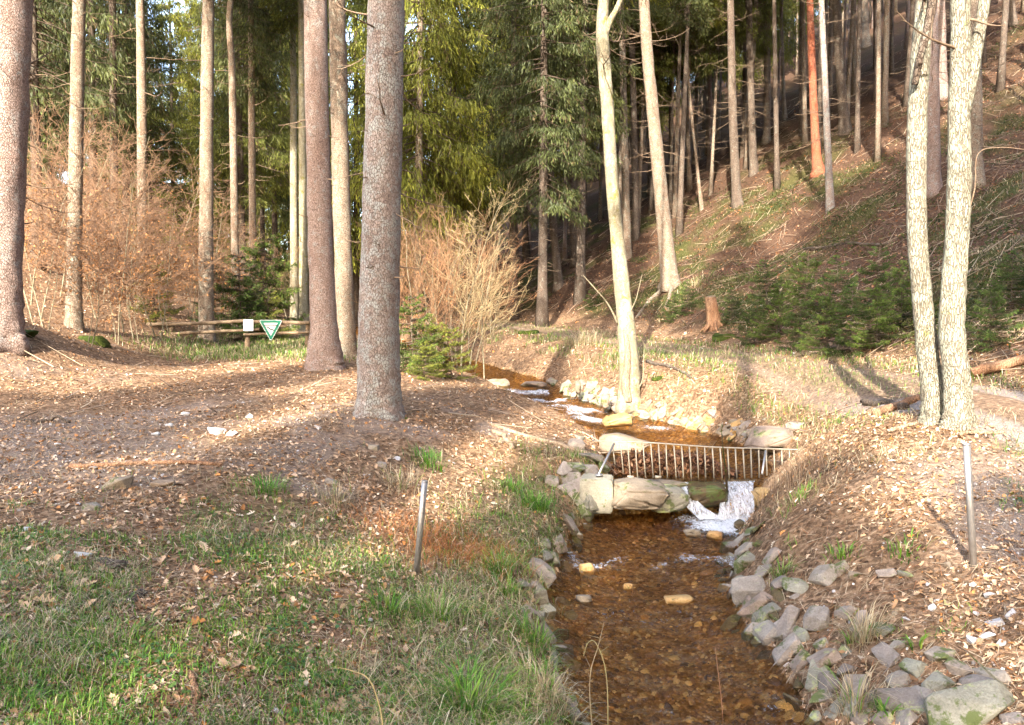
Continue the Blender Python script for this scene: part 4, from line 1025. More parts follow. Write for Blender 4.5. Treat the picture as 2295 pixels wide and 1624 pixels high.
sp_ = plate('panel', rounded(inset(.60), .01), -.008, -.005, M['sign_white'], sign)
eg = [(-.33, .20), (-.31, .25), (-.26, .24), (-.14, .17), (-.05, .10), (.0, .06), (.03, .085), (.07, .07), (.08, .05), (.18, .03), (.27, -.02), (.31, -.08), (.30, -.11), (.26, -.11), (.20, -.07), (.10, -.035), (.02, -.01), (-.02, .0), (-.045, -.055), (-.06, -.02), (-.08, .03), (-.15, .07), (-.24, .14)]
plate('eagle', [(x * W * .5, z * W * .5 + .035) for x, z in eg][::-1], -.011, -.009, M['sign_black'], sp_)
def lettering(text, size, loc, parent, m):
    cu = bpy.data.curves.new('lettering', 'FONT'); cu.body = text; cu.size = size; cu.align_x = 'CENTER'; cu.align_y = 'CENTER'; cu.extrude = .0008; cu.resolution_u = 3
    o = bpy.data.objects.new('tmp', cu); link(o)
    dg = bpy.context.evaluated_depsgraph_get(); me = bpy.data.meshes.new_from_object(o.evaluated_get(dg))
    bpy.data.objects.remove(o); bpy.data.curves.remove(cu)
    me.materials.clear(); me.materials.append(m)
    return obj('lettering', me, parent, loc, (R(90), 0, 0))
lettering('Naturschutzgebiet', .062, (0, -.0105, ht * .50), sp_, M['sign_black'])
for sx in (-1, 1):
    bm = bmesh.new(); bmesh.ops.create_cone(bm, cap_ends=True, segments=10, radius1=.008, radius2=.007, depth=.01)
    me = bpy.data.meshes.new('bolt'); bm.to_mesh(me); bm.free(); me.materials.append(M['steel'])
    obj('bolt', me, sign, (sx * (hw - .07), -.006, ht - .035), (R(90), 0, 0))
ip = at(556.5, 728.5, YF - .24); k_ = (YF - .24) / F
iw, ih = 23 * k_ / 2, 26 * k_ / 2
info = thing('notice_plate', 'small white rectangular notice with pictograms fixed to the fence', 'sign', ip)
rect = lambda s, t: [(-iw * s, ih * t), (iw * s, ih * t), (iw * s, -ih * t), (-iw * s, -ih * t)]
plate('backing', rounded(rect(1, 1), .02), 0, .01, M['sign_back'], info)
ipn = plate('panel', rounded(rect(.93, .95), .015), -.004, -.001, M['sign_white'], info)
pg = np.random.default_rng(8)
for r_ in range(4):
    for c_ in range(2):
        if r_ == 3 and c_ == 1: continue
        ox, oz = (-.42 + .84 * c_) * iw, (.62 - .42 * r_) * ih
        ring = [(ox + .034 * math.cos(a), oz + .034 * math.sin(a)) for a in np.linspace(0, 2 * math.pi, 16, endpoint=False)][::-1]
        plate('ring', ring, -.0062, -.0052, M['sign_ring'], ipn)
        ring2 = [(ox + .031 * math.cos(a), oz + .031 * math.sin(a)) for a in np.linspace(0, 2 * math.pi, 16, endpoint=False)][::-1]
        plate('disc', ring2, -.0076, -.0066, M['sign_white'], ipn)
        a = np.sort(pg.uniform(0, 2 * math.pi, 8)); rr = pg.uniform(.006, .022, 8)
        plate('pictogram', [(ox + q * math.cos(p), oz + q * math.sin(p)) for p, q in zip(a, rr)][::-1], -.0092, -.0082, M['sign_black'], ipn)

# ------------------------------------------------------------------ steel posts
for (b0, t0, w, label) in [((933, 1286), (952, 1076), 14, 'steel post leaning in the grass left of the brook'), ((2182, 1268), (2166, 993), 15.5, 'steel post on the gravelly bank right of the brook')]:
    b = ground_at(*b0); tp = at(*t0, b[1] - .02); r = w * b[1] / F / 2
    t = thing('steel_post', label, 'post', b)
    d = tp - b
    V, Q, C = tube(np.array([-d * .12, d * .5, d * .985]), [r, r, r], 18)
    obj('shaft', make_mesh('shaft', V, [Q, C], [M['steel']], True), t)
    V, Q, C = tube(np.array([d * .986, d * .992, d * .997, d]), [r * 1.05, r * 1.06, r * 1.0, r * .6], 18)
    obj('cap', make_mesh('cap', V, [Q, C], [M['steel']], True), t)

# ------------------------------------------------------------------ debris rack on the weir
YR = 11.25
ro = at(1560, 1075, YR)
rack = thing('debris_rack', 'rusty steel debris rack with thin upright bars across the weir', 'rack', ro)
ctl = [(1330, 988), (1400, 989), (1480, 993), (1560, 999), (1640, 1003), (1720, 1005), (1812, 1008)]
topP = catmull(np.array([at(px, r, YR) - ro for px, r in ctl]), 4)
def flat_bar(name, P, w, h, parent, m):
    """rectangular bar swept along P"""
    P = np.asarray(P); t = nrm(np.gradient(P, axis=0)); ref = np.array([0, 1.0, 0]); s = nrm(np.cross(t, ref)); u = np.cross(s, t)
    o = np.array([[-1, -1], [1, -1], [1, 1], [-1, 1]])
    V = np.stack([P + s * a * w / 2 + u * b * h / 2 for a, b in o], 1).reshape(-1, 3)
    q = [[i * 4 + k, i * 4 + (k + 1) % 4, i * 4 + 4 + (k + 1) % 4, i * 4 + 4 + k] for i in range(len(P) - 1) for k in range(4)]
    n = len(P) * 4; q += [[3, 2, 1, 0], [n - 4, n - 3, n - 2, n - 1]]
    return obj(name, make_mesh(name, V, np.array(q), [m]), parent)
flat_bar('top_rail', topP, .014, .045, rack, M['rack'])
bars = np.linspace(1372, 1786, 25)
bots = np.interp(bars, [1372, 1400, 1500, 1580, 1650, 1700, 1790], [1040, 1070, 1076, 1078, 1074, 1070, 1046])
gR = np.random.default_rng(2)
for k, (px, bz) in enumerate(zip(bars, bots)):
    tr = np.interp(px, [c[0] for c in ctl], [c[1] for c in ctl])
    a = at(px, tr + 1, YR) - ro; b = at(px + (1572 - px) * .012 + gR.normal(0, .8) + 4, bz, YR - .05) - ro
    flat_bar('bar', [a, (a + b) / 2 + gR.normal(0, .003, 3), b], .013, .035, rack, M['rack'])
for px in (1403, 1465):
    a = at(px + 3, 1068, YR - .07) - ro; b = at(px + 17, 1069, YR - .07) - ro
    flat_bar('shoe', [a, b], .035, .03, rack, M['rack'])
cb = at(1340, 1065, 10.55)
for k, (p, q) in enumerate([((1342, 1062, 10.6), (1376, 994, 11.2)), ((1708, 1062, 10.9), (1716, 1010, 11.2))]):
    P0, P1 = at(*p) - ro, at(*q) - ro
    V, Q, C = tube(np.array([P0, (P0 + P1) / 2, P1]), [.016] * 3, 10)
    obj('brace', make_mesh('brace', V, [Q, C], [M['steel']], True), rack)
flat_bar('anchor', [at(1335, 1064, 10.55) - ro, at(1350, 1064, 10.55) - ro], .02, .09, rack, M['steel'])

# ------------------------------------------------------------------ stones
def hull_stone(seed, n=16, box=(1, .7, .4), jit=.25, boxy=.55):
    g = np.random.default_rng(seed)
    p = nrm(g.normal(0, 1, (n, 3))); p = np.sign(p) * np.abs(p) ** boxy
    p = p / np.abs(p).max() * (1 + g.normal(0, jit * .4, (n, 1))) * .5
    bm = bmesh.new()
    for q in p: bm.verts.new(q * np.array(box))
    r = bmesh.ops.convex_hull(bm, input=bm.verts)
    bmesh.ops.delete(bm, geom=[v for v in bm.verts if not v.link_faces], context='VERTS')
    bmesh.ops.bevel(bm, geom=bm.edges[:], offset=.035, segments=1, affect='EDGES')
    me = bpy.data.meshes.new('stone'); bm.to_mesh(me); bm.free(); return me
def boulder_mesh(seed, box, m, cuts=3, amp=.06, n=18, boxy=.6):
    g = np.random.default_rng(seed)
    p = nrm(g.normal(0, 1, (n, 3))); p = np.sign(p) * np.abs(p) ** boxy; p = p / np.abs(p).max() * .5
    bm = bmesh.new()
    for q in p: bm.verts.new(q * np.array(box))
    bmesh.ops.convex_hull(bm, input=bm.verts)
    bmesh.ops.delete(bm, geom=[v for v in bm.verts if not v.link_faces], context='VERTS')
    bmesh.ops.bevel(bm, geom=bm.edges[:], offset=.06 * min(box), segments=2, affect='EDGES')
    bmesh.ops.triangulate(bm, faces=bm.faces)
    bmesh.ops.subdivide_edges(bm, edges=bm.edges, cuts=cuts, use_grid_fill=True)
    s = float(np.mean(box))
    for v in bm.verts:
        x, y, z = v.co
        d = fbm(x + z * .7 + seed, y + z, s * .35, seed) - .5 + .7 * (vn(x * .3 + seed, z + y * .2, s * .09, seed) - .5)
        v.co += v.co.normalized() * float(d) * amp * s * 1.6
    me = bpy.data.meshes.new('boulder'); bm.to_mesh(me); bm.free()
    for f in me.polygons: f.use_smooth = True
    me.materials.append(m); return me
def basis(axis, n):
    a = nrm(axis - n * (axis @ n)); b = np.cross(n, a); return Matrix(np.stack([a, b, n], 1).tolist())
STONES = {}
def stone_variants(key, k, box):
    out = []
    for i in range(k):
        me = hull_stone(hash((key, i)) % 9973 if False else (i * 37 + len(key) * 11), 14, box, .3)
        me.materials.append(M[key]); out.append(me)
    STONES[key] = out
for kk in ('stone', 'stone_mossy', 'stone_pale', 'stone_tan', 'stone_warm', 'stone_wet'): stone_variants(kk, 7, (1, 1, 1))
def put_stone(parent, p, axis, size, key, seed, tilt=.15, sink=.25, name='stone'):
    g = np.random.default_rng(seed)
    n = nrm(normal(p[0], p[1]) + g.normal(0, tilt, 3))
    B = basis(np.asarray(axis, float), n)
    base = np.array(parent.location) if parent is not None else 0
    o = obj(name, STONES[key][seed % 7], parent, Vector(p + n * size[2] * (.5 - sink) - base))
    o.rotation_mode = 'QUATERNION'; o.rotation_quaternion = B.to_quaternion(); o.scale = size
    return o
rv = thing('stone_revetment', 'loose slate slabs pitched into the right bank along the water', 'stone bank', on_ground(2.6, 5.6))
crop = lambda cx, cy: (1585 + cx * .3092, 1219.5 + cy * .3092)
SLABS = [(175, 45, 170, 90, -10), (290, 50, 100, 100, 0), (300, 150, 160, 100, 10), (210, 215, 50, 60, 0), (345, 350, 220, 120, -35), (370, 470, 250, 110, -28), (430, 545, 200, 90, -25), (580, 590, 130, 180, 20), (460, 660, 210, 110, 55), (610, 780, 160, 140, 60),
         (690, 690, 150, 80, 50), (830, 570, 170, 120, 0), (840, 735, 90, 80, 10), (1110, 575, 75, 110, 5), (1280, 620, 160, 110, 0), (1010, 505, 130, 70, 8), (870, 860, 210, 120, 25), (1020, 945, 120, 60, 25), (795, 985, 150, 140, 10), (900, 1040, 190, 120, -60),
         (1075, 1065, 160, 120, 10), (1190, 1155, 110, 110, 0), (965, 1185, 100, 120, 20), (1310, 820, 200, 80, 25), (1390, 770, 90, 60, 25), (1415, 1000, 130, 90, -10), (1490, 915, 150, 90, 25), (1680, 830, 150, 100, 30), (1420, 1150, 350, 130, 22), (1570, 1100, 170, 70, 28),
         (1730, 1040, 240, 120, 20), (1840, 920, 120, 110, -40), (2010, 1070, 360, 110, 30), (2070, 970, 270, 90, 28), (1920, 1240, 520, 200, 8), (2220, 1290, 150, 80, 10), (540, 300, 120, 90, -30), (480, 100, 100, 90, 0), (650, 320, 110, 130, -50), (880, 230, 140, 120, -40), (970, 190, 110, 90, 10),
         (1300, 230, 120, 40, -10), (1440, 220, 100, 40, 0), (330, 640, 110, 90, 30), (700, 860, 120, 100, 40), (840, 1150, 120, 90, 30), (1060, 1200, 120, 90, 20), (1290, 1280, 140, 90, 15), (1450, 1300, 160, 90, 10), (1130, 1270, 130, 100, 15), (250, 300, 120, 90, -20), (160, 130, 110, 70, 0), (420, 240, 110, 80, -15)]
gP = np.random.default_rng(14)
for k, (cx_, cy_, w_, h_, an) in enumerate(SLABS):
    px, row = crop(cx_, cy_); p = ground_at(px, row)
    q = ground_at(px + 12 * math.cos(R(an)), row + 12 * math.sin(R(an)))
    sc_ = p[1] / F * .3092
    a_l = w_ * sc_ * 1.3; b_l = h_ * sc_ * 1.9
    put_stone(rv, p, q - p, (a_l, b_l, max(.07, min(a_l, b_l) * .55)), ['stone', 'stone', 'stone_mossy', 'stone'][k % 4], k * 3 + 1, .16, .28)
for k in range(70):            # smaller filling stones along the water line
    y = gP.uniform(3.9, 10.3); d = abs(gP.normal(0, .22)) - .12; x = float(tab(T_C, y) + tab(T_W, y)) + d
    p = on_ground(x, y); s = gP.uniform(.07, .17)
    put_stone(rv, p, gP.normal(0, 1, 3), (s * 1.5, s * gP.uniform(.6, .9), s * gP.uniform(.25, .45)), ['stone', 'stone_wet', 'stone_wet', 'stone_mossy'][k % 4], k + 400, .3, .35)
# pale stones lying about the right bank, the gravelly verge
for k, (cx_, cy_, w_) in enumerate([(1080, 230, 95), (1930, 715, 95), (2050, 690, 110), (2140, 725, 80), (1640, 470, 65), (1740, 440, 65), (1670, 415, 60), (2090, 580, 140), (2215, 530, 100), (2050, 385, 80), (1360, 510, 60), (1440, 560, 60), (1770, 670, 50), (1950, 510, 55), (2150, 625, 45), (1390, 770, 70), (2140, 915, 45), (1930, 300, 60), (2030, 240, 50), (1600, 300, 40), (1760, 165, 80), (580, 880, 60)]):
    px, row = crop(cx_, cy_); p = ground_at(px, row); s = w_ * p[1] / F * .3092
    o = put_stone(ground, p, gP.normal(0, 1, 3), (s, s * .75, s * .6), 'stone_pale' if k % 5 else 'stone_tan', k + 600, .3, .22)
# stones showing in the clearing on the left
for k, (px, row, w, key) in enumerate([(835, 1007, 30, 'stone_tan'), (205, 1142, 44, 'stone'), (365, 1090, 46, 'stone_tan'), (480, 972, 40, 'stone_pale'), (520, 975, 28, 'stone_pale'), (500, 968, 22, 'stone_pale'), (270, 1092, 70, 'stone_tan'), (60, 1190, 24, 'stone_pale'), (135, 1372, 30, 'stone_pale'), (686, 1482, 22, 'stone_pale'), (180, 1252, 42, 'stone_pale'),
        (855, 1045, 28, 'stone'), (890, 1030, 22, 'stone_pale'), (350, 975, 18, 'stone_pale'), (415, 930, 20, 'stone_pale'), (210, 1052, 22, 'stone'), (130, 1000, 18, 'stone_pale'), (710, 960, 18, 'stone_pale'), (740, 1085, 34, 'stone'), (560, 935, 20, 'stone_pale'), (380, 955, 18, 'stone_pale'), (620, 1600, 30, 'stone_pale')]):
    p = ground_at(px, row); s = w * p[1] / F
    put_stone(ground, p, (1, 0, 0), (s, s * .7, s * .55), key, k + 700, .15, .3)
# rocks along the foot of the left bank
lb = thing('bank_rocks', 'grey weathered rocks lining the steep left bank at the water', 'rocks', on_ground(.2, 7.5))
for k, (px, row, w, h, an) in enumerate([(1215, 1290, 60, 90, 60), (1205, 1345, 55, 80, 55), (1190, 1385, 50, 80, 50), (1222, 1420, 40, 90, 60), (1235, 1480, 40, 110, 70), (1248, 1545, 40, 100, 70), (1285, 1105, 70, 70, 60), (1305, 1140, 80, 60, 20), (1270, 1180, 60, 50, 30), (1248, 1220, 50, 50, 40), (1238, 1255, 40, 40, 30), (1170, 1320, 50, 40, 40),
        (1262, 1350, 44, 26, 15), (1280, 1385, 44, 30, 10), (1295, 1005, 50, 45, 10), (1322, 1030, 60, 40, 20), (1290, 1045, 60, 34, 10), (1320, 1058, 50, 40, 0), (1265, 1060, 50, 40, 20), (1345, 1045, 46, 30, 20), (1280, 1080, 60, 40, 10), (1240, 1085, 44, 36, 15), (1300, 985, 34, 26, 0), (1352, 1010, 30, 50, 50)]):
    p = ground_at(px, row); q = ground_at(px + 8 * math.cos(R(an)), row + 8 * math.sin(R(an))); s = p[1] / F
    put_stone(lb, p, q - p, (max(w, h) * s * .85, min(w, h) * s * 1.1, min(w, h) * s * .7), ['stone', 'stone_mossy', 'stone'][k % 3], k + 20, .2, .42)
for k in range(44):
    y = gP.uniform(4.5, 10.3); x = float(tab(T_C, y) - tab(T_W, y)) - gP.uniform(-.12, .16); s = gP.uniform(.06, .2)
    put_stone(lb, on_ground(x, y), gP.normal(0, 1, 3), (s, s * .8, s * .6), ['stone', 'stone_wet', 'stone_mossy'][k % 3], k + 90, .3, .3)
# slate rubble bar on the right bank above the rack
rb = thing('slate_rubble', 'bar of brown slate rubble on the right bank above the rack', 'rubble', on_ground(4.2, 14.5))
for k in range(170):
    px = gP.uniform(1390, 1760); row = gP.normal(np.interp(px, [1390, 1500, 1620, 1760], [915, 940, 962, 985]), 13)
    p = ground_at(px, row)
    if max(*[float(v) for v in stream(p[0], p[1])]) < -.05: continue
    s = gP.uniform(.08, .24)
    put_stone(rb, p, gP.normal(0, 1, 3), (s * 1.2, s * gP.uniform(.6, 1), s * .35), ['stone_tan', 'stone', 'stone_tan', 'stone_warm'][k % 4] if k % 9 else 'stone', k + 150, .35, .25)
rc = thing('bank_cobbles', 'heap of grey cobbles under the pale split trunk', 'rubble', on_ground(1.9, 18))
for k in range(80):
    px = gP.uniform(1225, 1395); row = gP.normal(np.interp(px, [1225, 1300, 1395], [868, 885, 905]), 13)
    p = ground_at(px, row)
    if max(*[float(v) for v in stream(p[0], p[1])]) < 0: continue
    s = gP.uniform(.1, .3)
    put_stone(rc, p, gP.normal(0, 1, 3), (s * 1.2, s, s * .55), ['stone', 'stone_mossy', 'stone_mossy'][k % 3], k + 250, .35, .25)
# boulders one can name
def boulder(label, px, row, Y, wpx, hpx, depth, key, seed, rz=0, dz=0.0, amp=.06, name='boulder', boxy=.6):
    k = Y / F; w, h = wpx * k, hpx * k
    p = at(px, row, Y)
    o = obj(name, boulder_mesh(seed, (w, depth, h), M[key], 2, amp, 16 if boxy > .5 else 22, boxy), None, p + np.array([0, 0, dz]), (0, 0, rz))
    return tag(o, label, 'rock')
boulder('flat cracked slab lying below the rack beside the concrete block', 1428, 1106, 10.60, 140, 66, .75, 'stone_tan', 3, .05, boxy=.48)
boulder('mossy rock carrying the concrete block', 1335, 1122, 10.5, 74, 60, .5, 'stone_mossy', 5, .1)
boulder('dark mossy rock end between the slab and the falls', 1490, 1116, 10.68, 100, 62, .7, 'stone_mossy', 4, .2)
boulder('wet brown rock splitting the little waterfall', 1583, 1112, 10.72, 92, 58, .5, 'stone_wet', 6, -.1, boxy=.35)
boulder('ochre rock at the right side of the waterfall', 1716, 1122, 10.6, 58, 60, .5, 'stone_warm', 8, .3)
boulder('low wet ledge under the rack where the water spills', 1590, 1086, 11.0, 190, 24, .5, 'stone_wet', 9, 0, -.03)
boulder('ledge stone under the left half of the rack', 1460, 1082, 11.0, 190, 22, .5, 'stone_tan', 10, 0, -.03)
boulder('big grey lichen boulder beside the right end of the rack', 1720, 982, 12.4, 112, 66, .75, 'stone', 12, .3, amp=.05)
boulder('second grey boulder behind the big lichen one', 1782, 970, 12.8, 56, 60, .5, 'stone', 13, -.3)
boulder('sunlit pale rock in the middle of the brook bend', 1114, 864, 20.6, 58, 34, .5, 'stone_tan', 15)
boulder('yellow rock at the left shore of the brook bend', 1057, 870, 20.3, 40, 26, .4, 'stone_tan', 16)
boulder('long pale rock above the yellow one at the brook bend', 1042, 852, 21.2, 66, 20, .4, 'stone_tan', 17)
boulder('flat grey rock damming the brook at the bend', 1195, 862, 20.6, 64, 16, .6, 'stone', 18)
boulder('rust-brown rock with moss cap under the pale split trunk', 1385, 940, 15.6, 78, 32, .6, 'stone_warm', 19)
boulder('pinkish rock ledge on the left shore above the rack', 1400, 985, 12.6, 130, 44, .8, 'stone_tan', 20, -.35, -.06)
boulder('upright stone in the bank left of the pale split trunk', 1295, 868, 18.2, 17, 36, .3, 'stone_tan', 21)
boulder('standing stone at the foot of the pale split trunk', 1357, 898, 17.0, 22, 36, .3, 'stone', 22)
for k, (px, row, w, h, key, label) in enumerate([(1315, 1273, 36, 22, 'stone_warm', 'tan stone poking from the water nearest the left post'), (1408, 1315, 24, 16, 'stone_warm', 'orange stone in the middle of the brook'), (1308, 1342, 38, 14, 'stone_tan', 'flat stone awash near the left shore'), (1552, 1194, 44, 18, 'stone_tan', 'pinkish stone at the edge of the foam'),
        (1602, 1202, 40, 20, 'stone_warm', 'ochre stone just below the waterfall'), (1520, 1342, 70, 14, 'stone_warm', 'long rusty stone just under the surface'), (1660, 1180, 34, 26, 'stone_wet', 'dark stone at the right of the foam'), (1210, 1080, 30, 18, 'stone_wet', 'dark stone by the left bank tuft')]):
    d = ray(px, row); t = (-.98 - 1.6) / d[2]; p = EYE + d * t
    if k == 7: p = ground_at(px, row)
    o = obj('brook_stone', boulder_mesh(40 + k, (w * p[1] / F, w * p[1] / F * .7, h * p[1] / F * 1.3), M[key], 1, .05), None, p)
    tag(o, label, 'stone')
# concrete footing of the rack
bm = bmesh.new()
bmesh.ops.create_cube(bm, size=1)
kx = 10.5 / F
bmesh.ops.scale(bm, vec=(72 * kx, .42, .44), verts=bm.verts)
bmesh.ops.bevel(bm, geom=bm.edges[:], offset=.018, segments=2, affect='EDGES')
bmesh.ops.triangulate(bm, faces=bm.faces); bmesh.ops.subdivide_edges(bm, edges=bm.edges, cuts=3, use_grid_fill=True)
for v in bm.verts: v.co += Vector((vn(v.co.x + v.co.z, v.co.y, .06, 3) - .5, vn(v.co.y + v.co.z, v.co.x, .06, 4) - .5, vn(v.co.x - v.co.y, v.co.z, .06, 5) - .5)) * .018
me = bpy.data.meshes.new('concrete_block'); bm.to_mesh(me); bm.free(); me.materials.append(M['concrete'])
p = at(1338, 1068, 10.55)
tag(obj('concrete_block', me, None, (p[0], p[1], p[2] - .22), (0, 0, R(-8))), 'weathered concrete block anchoring the rack on the left', 'block')

# ------------------------------------------------------------------ the little waterfall
def m_fall():
    m, N, L, P = mat('falling_water')
    n = noise(N, L, pos(N, L, (26, 6, 3.5)), 1.6, 5, 0.7, 1.0); n2 = noise(N, L, pos(N, L, (1, 1, 1)), 40, 4, .7)
    f = math_n(N, L, 'ADD', math_n(N, L, 'MULTIPLY', n.outputs['Fac'], .8), math_n(N, L, 'MULTIPLY', n2.outputs['Fac'], .3))
    P.inputs['Base Color'].default_value = (0.78, 0.80, 0.83, 1); P.inputs['Roughness'].default_value = 0.2
    L.new(bump(N, L, f, .5, .03), P.inputs['Normal'])
    tr = N.new('ShaderNodeBsdfTransparent'); tr.inputs[0].default_value = (.93, .91, .86, 1)
    mx = N.new('ShaderNodeMixShader')
    L.new(ramp(N, L, f, [(0.40, (.08, .08, .08)), (0.74, (.95, .95, .95))]).outputs[0], mx.inputs[0])
    L.new(tr.outputs[0], mx.inputs[1]); L.new(P.outputs[0], mx.inputs[2]); L.new(mx.outputs[0], N['Material Output'].inputs['Surface'])
    return m
M['fall'] = m_fall()
def fall(prof_l, prof_r, name, label, nu=26, nv=30, seed=0, bulge=.05):
    A, B = catmull(np.array(prof_l), 8), catmull(np.array(prof_r), 8)
    u = np.linspace(0, 1, nu)[None, :, None]
    P = A[:, None] * (1 - u) + B[:, None] * u
    g = vn(np.arange(nu)[None] * .6 + np.zeros((len(A), 1)), np.arange(len(A))[:, None] * .18 + 0 * u[..., 0], 1.0, seed)
    P[..., 1] -= bulge * (g - .3) * .7; P[..., 2] += .012 * (vn(P[..., 0], P[..., 2], .05, seed + 2) - .5)
    m, n = P.shape[:2]
    vi = np.arange(m - 1)[:, None] * n + np.arange(n - 1)[None]
    q = np.stack([vi, vi + 1, vi + n + 1, vi + n], -1).reshape(-1, 4)
    return tag(obj(name, make_mesh(name, P.reshape(-1, 3), q, [M['fall']], True)), label, 'waterfall')
A3 = lambda *c: [at(px, r, Y) for px, r, Y in c]
fall(A3((1612, 1074, 11.25), (1622, 1082, 11.0), (1618, 1100, 10.72), (1613, 1135, 10.5), (1606, 1172, 10.35)), A3((1694, 1072, 11.25), (1690, 1080, 11.0), (1688, 1098, 10.75), (1690, 1130, 10.5), (1694, 1172, 10.35)), 'waterfall', 'white sheet of water plunging over the right side of the weir', seed=3)
fall(A3((1528, 1080, 11.05), (1526, 1096, 10.75), (1530, 1118, 10.55), (1545, 1142, 10.42), (1570, 1164, 10.3)), A3((1546, 1078, 11.05), (1544, 1092, 10.75), (1556, 1114, 10.55), (1584, 1140, 10.42), (1618, 1160, 10.3)), 'waterfall', 'narrow white rivulet slipping past the left of the wet rock', nu=14, seed=5, bulge=.02)

# ------------------------------------------------------------------ logs, stump, sticks
def log_between(label, a, b, r, bark, seed, name='log', dz=0.0, end=None, cat='log', bend=.03, taper=1.0, m=12):
    A = ground_at(*a[:2]) if len(a) == 2 else at(*a); B = ground_at(*b[:2]) if len(b) == 2 else at(*b)
    A, B = A + [0, 0, r * .8 + dz], B + [0, 0, r * .8 + dz]
    g = np.random.default_rng(seed); t = np.linspace(0, 1, m)[:, None]; P = A * (1 - t) + B * t
    w = np.cumsum(g.normal(0, 1, (m, 3)), 0); w -= t * w[-1]; P += w * bend * .3
    if len(a) == 2 and len(b) == 2: P[:, 2] = np.maximum(P[:, 2], height(P[:, 0], P[:, 1]) + r * .6)
    rad = r * np.linspace(1, taper, m) * (1 + .06 * g.normal(0, 1, m))
    V, Q, C = tube(P - A, rad, 10, .05, seed)
    o = obj(name, make_mesh(name, V, [Q, C], [M[bark]], True), None, A)
    return tag(o, label, cat)
log_between('peeled log lying on the slope foot beside the forked oak', (2178, 846), (2330, 808), .085, 'peeled', 1)
log_between('sawn log end sticking out left of the oaks', (1962, 935), (2062, 898), .055, 'peeled', 2)
log_between('dark rotten branch behind the sawn log', (1930, 905), (2030, 918), .05, 'bark_dark', 3, 'branch', cat='branch')
log_between('pale broken stick on the bank below the oaks', (1990, 972), (2056, 952), .022, 'deadwood', 4, 'stick', cat='stick')
log_between('pale stick lying at the foot of the forked oak', (2150, 975), (2250, 972), .02, 'deadwood', 5, 'stick', cat='stick')
log_between('long grey branch slanting down to the concrete block', (1100, 955), (1342, 1035), .03, 'deadwood', 6, 'branch', cat='branch', taper=1.2, bend=.06)
log_between('crooked branch piece on the bank below the massive trunk', (1105, 968), (1150, 1010), .035, 'deadwood', 7, 'branch', cat='branch', bend=.08)
log_between('reddish barky stick lying across the clearing', (165, 1048), (500, 1046), .028, 'peeled', 8, 'stick', cat='stick', bend=.05, taper=.8)
log_between('thin dark stick near the gravel patch at the left', (48, 945), (155, 948), .02, 'bark_dark', 9, 'stick', cat='stick', bend=.08)
log_between('thin stick in the grass at the left edge', (0, 1290), (262, 1322), .008, 'deadwood', 10, 'stick', cat='stick', bend=.06)
log_between('brown stick standing in the near grass at the bottom', (428, 1520), (442, 1618), .016, 'peeled', 11, 'stick', cat='stick')
log_between('thin branch across the foot of the massive trunk', (765, 905), (880, 928), .016, 'deadwood', 12, 'stick', cat='stick')
log_between('dark fallen trunk lying along the mossy slope', (1800, 560), (1990, 550), .05, 'bark_dark', 13, 'log')
log_between('fallen branch on the bank right of the pale split trunk', (1450, 812), (1548, 850), .045, 'bark_dark', 14, 'branch', cat='branch', taper=.6)
log_between('bent dead stick among the young spruces', (1890, 705), (1975, 690), .02, 'deadwood', 15, 'stick', cat='stick', dz=.35, bend=.15)
log_between('long dead branch on the upper slope', (2190, 345), (2330, 330), .025, 'deadwood', 16, 'branch', cat='branch', bend=.15, dz=.2)
# bark slab and rotten wood in the near grass
for k, (px, row, w, d, key, label) in enumerate([(232, 1268, 110, .10, 'bark_dark', 'dark slab of rotten bark in the near grass'), (300, 1345, 40, .14, 'bark_dark', 'dark bark scrap below the rotten slab')]):
    p = ground_at(px, row); s = w * p[1] / F
    o = obj('bark_piece', boulder_mesh(60 + k, (s, d * 1.6, .05), M[key], 2, .12), None, p + np.array([0, 0, .015]), (R(6), 0, R(-12))); tag(o, label, 'bark')
# tree stump on the slope
sb = ground_at(1598, 735)
st = thing('tree_stump', 'splintered orange tree stump leaning on the slope foot', 'stump', sb)
k = sb[1] / F
V, Q, C = tube(np.array([[.12, 0, -.2], [.05, 0, .1], [0, 0, .3], [-.05, 0, 45 * k], [-.09, -.02, 70 * k]]), np.array([28, 22, 17, 16, 15]) * k * .85, 18, .14, 4)
V = V + np.random.default_rng(1).normal(0, .008, V.shape)
obj('trunk', make_mesh('trunk', V, [Q, C], [M['peeled']], True), st)
V, Q, C = tube(np.array([[-.09, -.02, 70 * k], [-.092, -.022, 70 * k + .01]]), np.array([14.5, 13]) * k * .85, 16)
obj('cut_face', make_mesh('cut_face', V, [Q, C], [M['rail']], False), st)
for q in range(7):
    a = q * .9; P = np.array([[math.cos(a) * .16 + .04, math.sin(a) * .16, .22], [math.cos(a) * .3 + .08, math.sin(a) * .3, .02], [math.cos(a) * .5 + .1, math.sin(a) * .5 - .05, -.12]])
    V, Q, C = tube(P, [.06, .05, .02], 8, .08, q); obj('root', make_mesh('root', V, [Q, C], [M['peeled']], True), st)
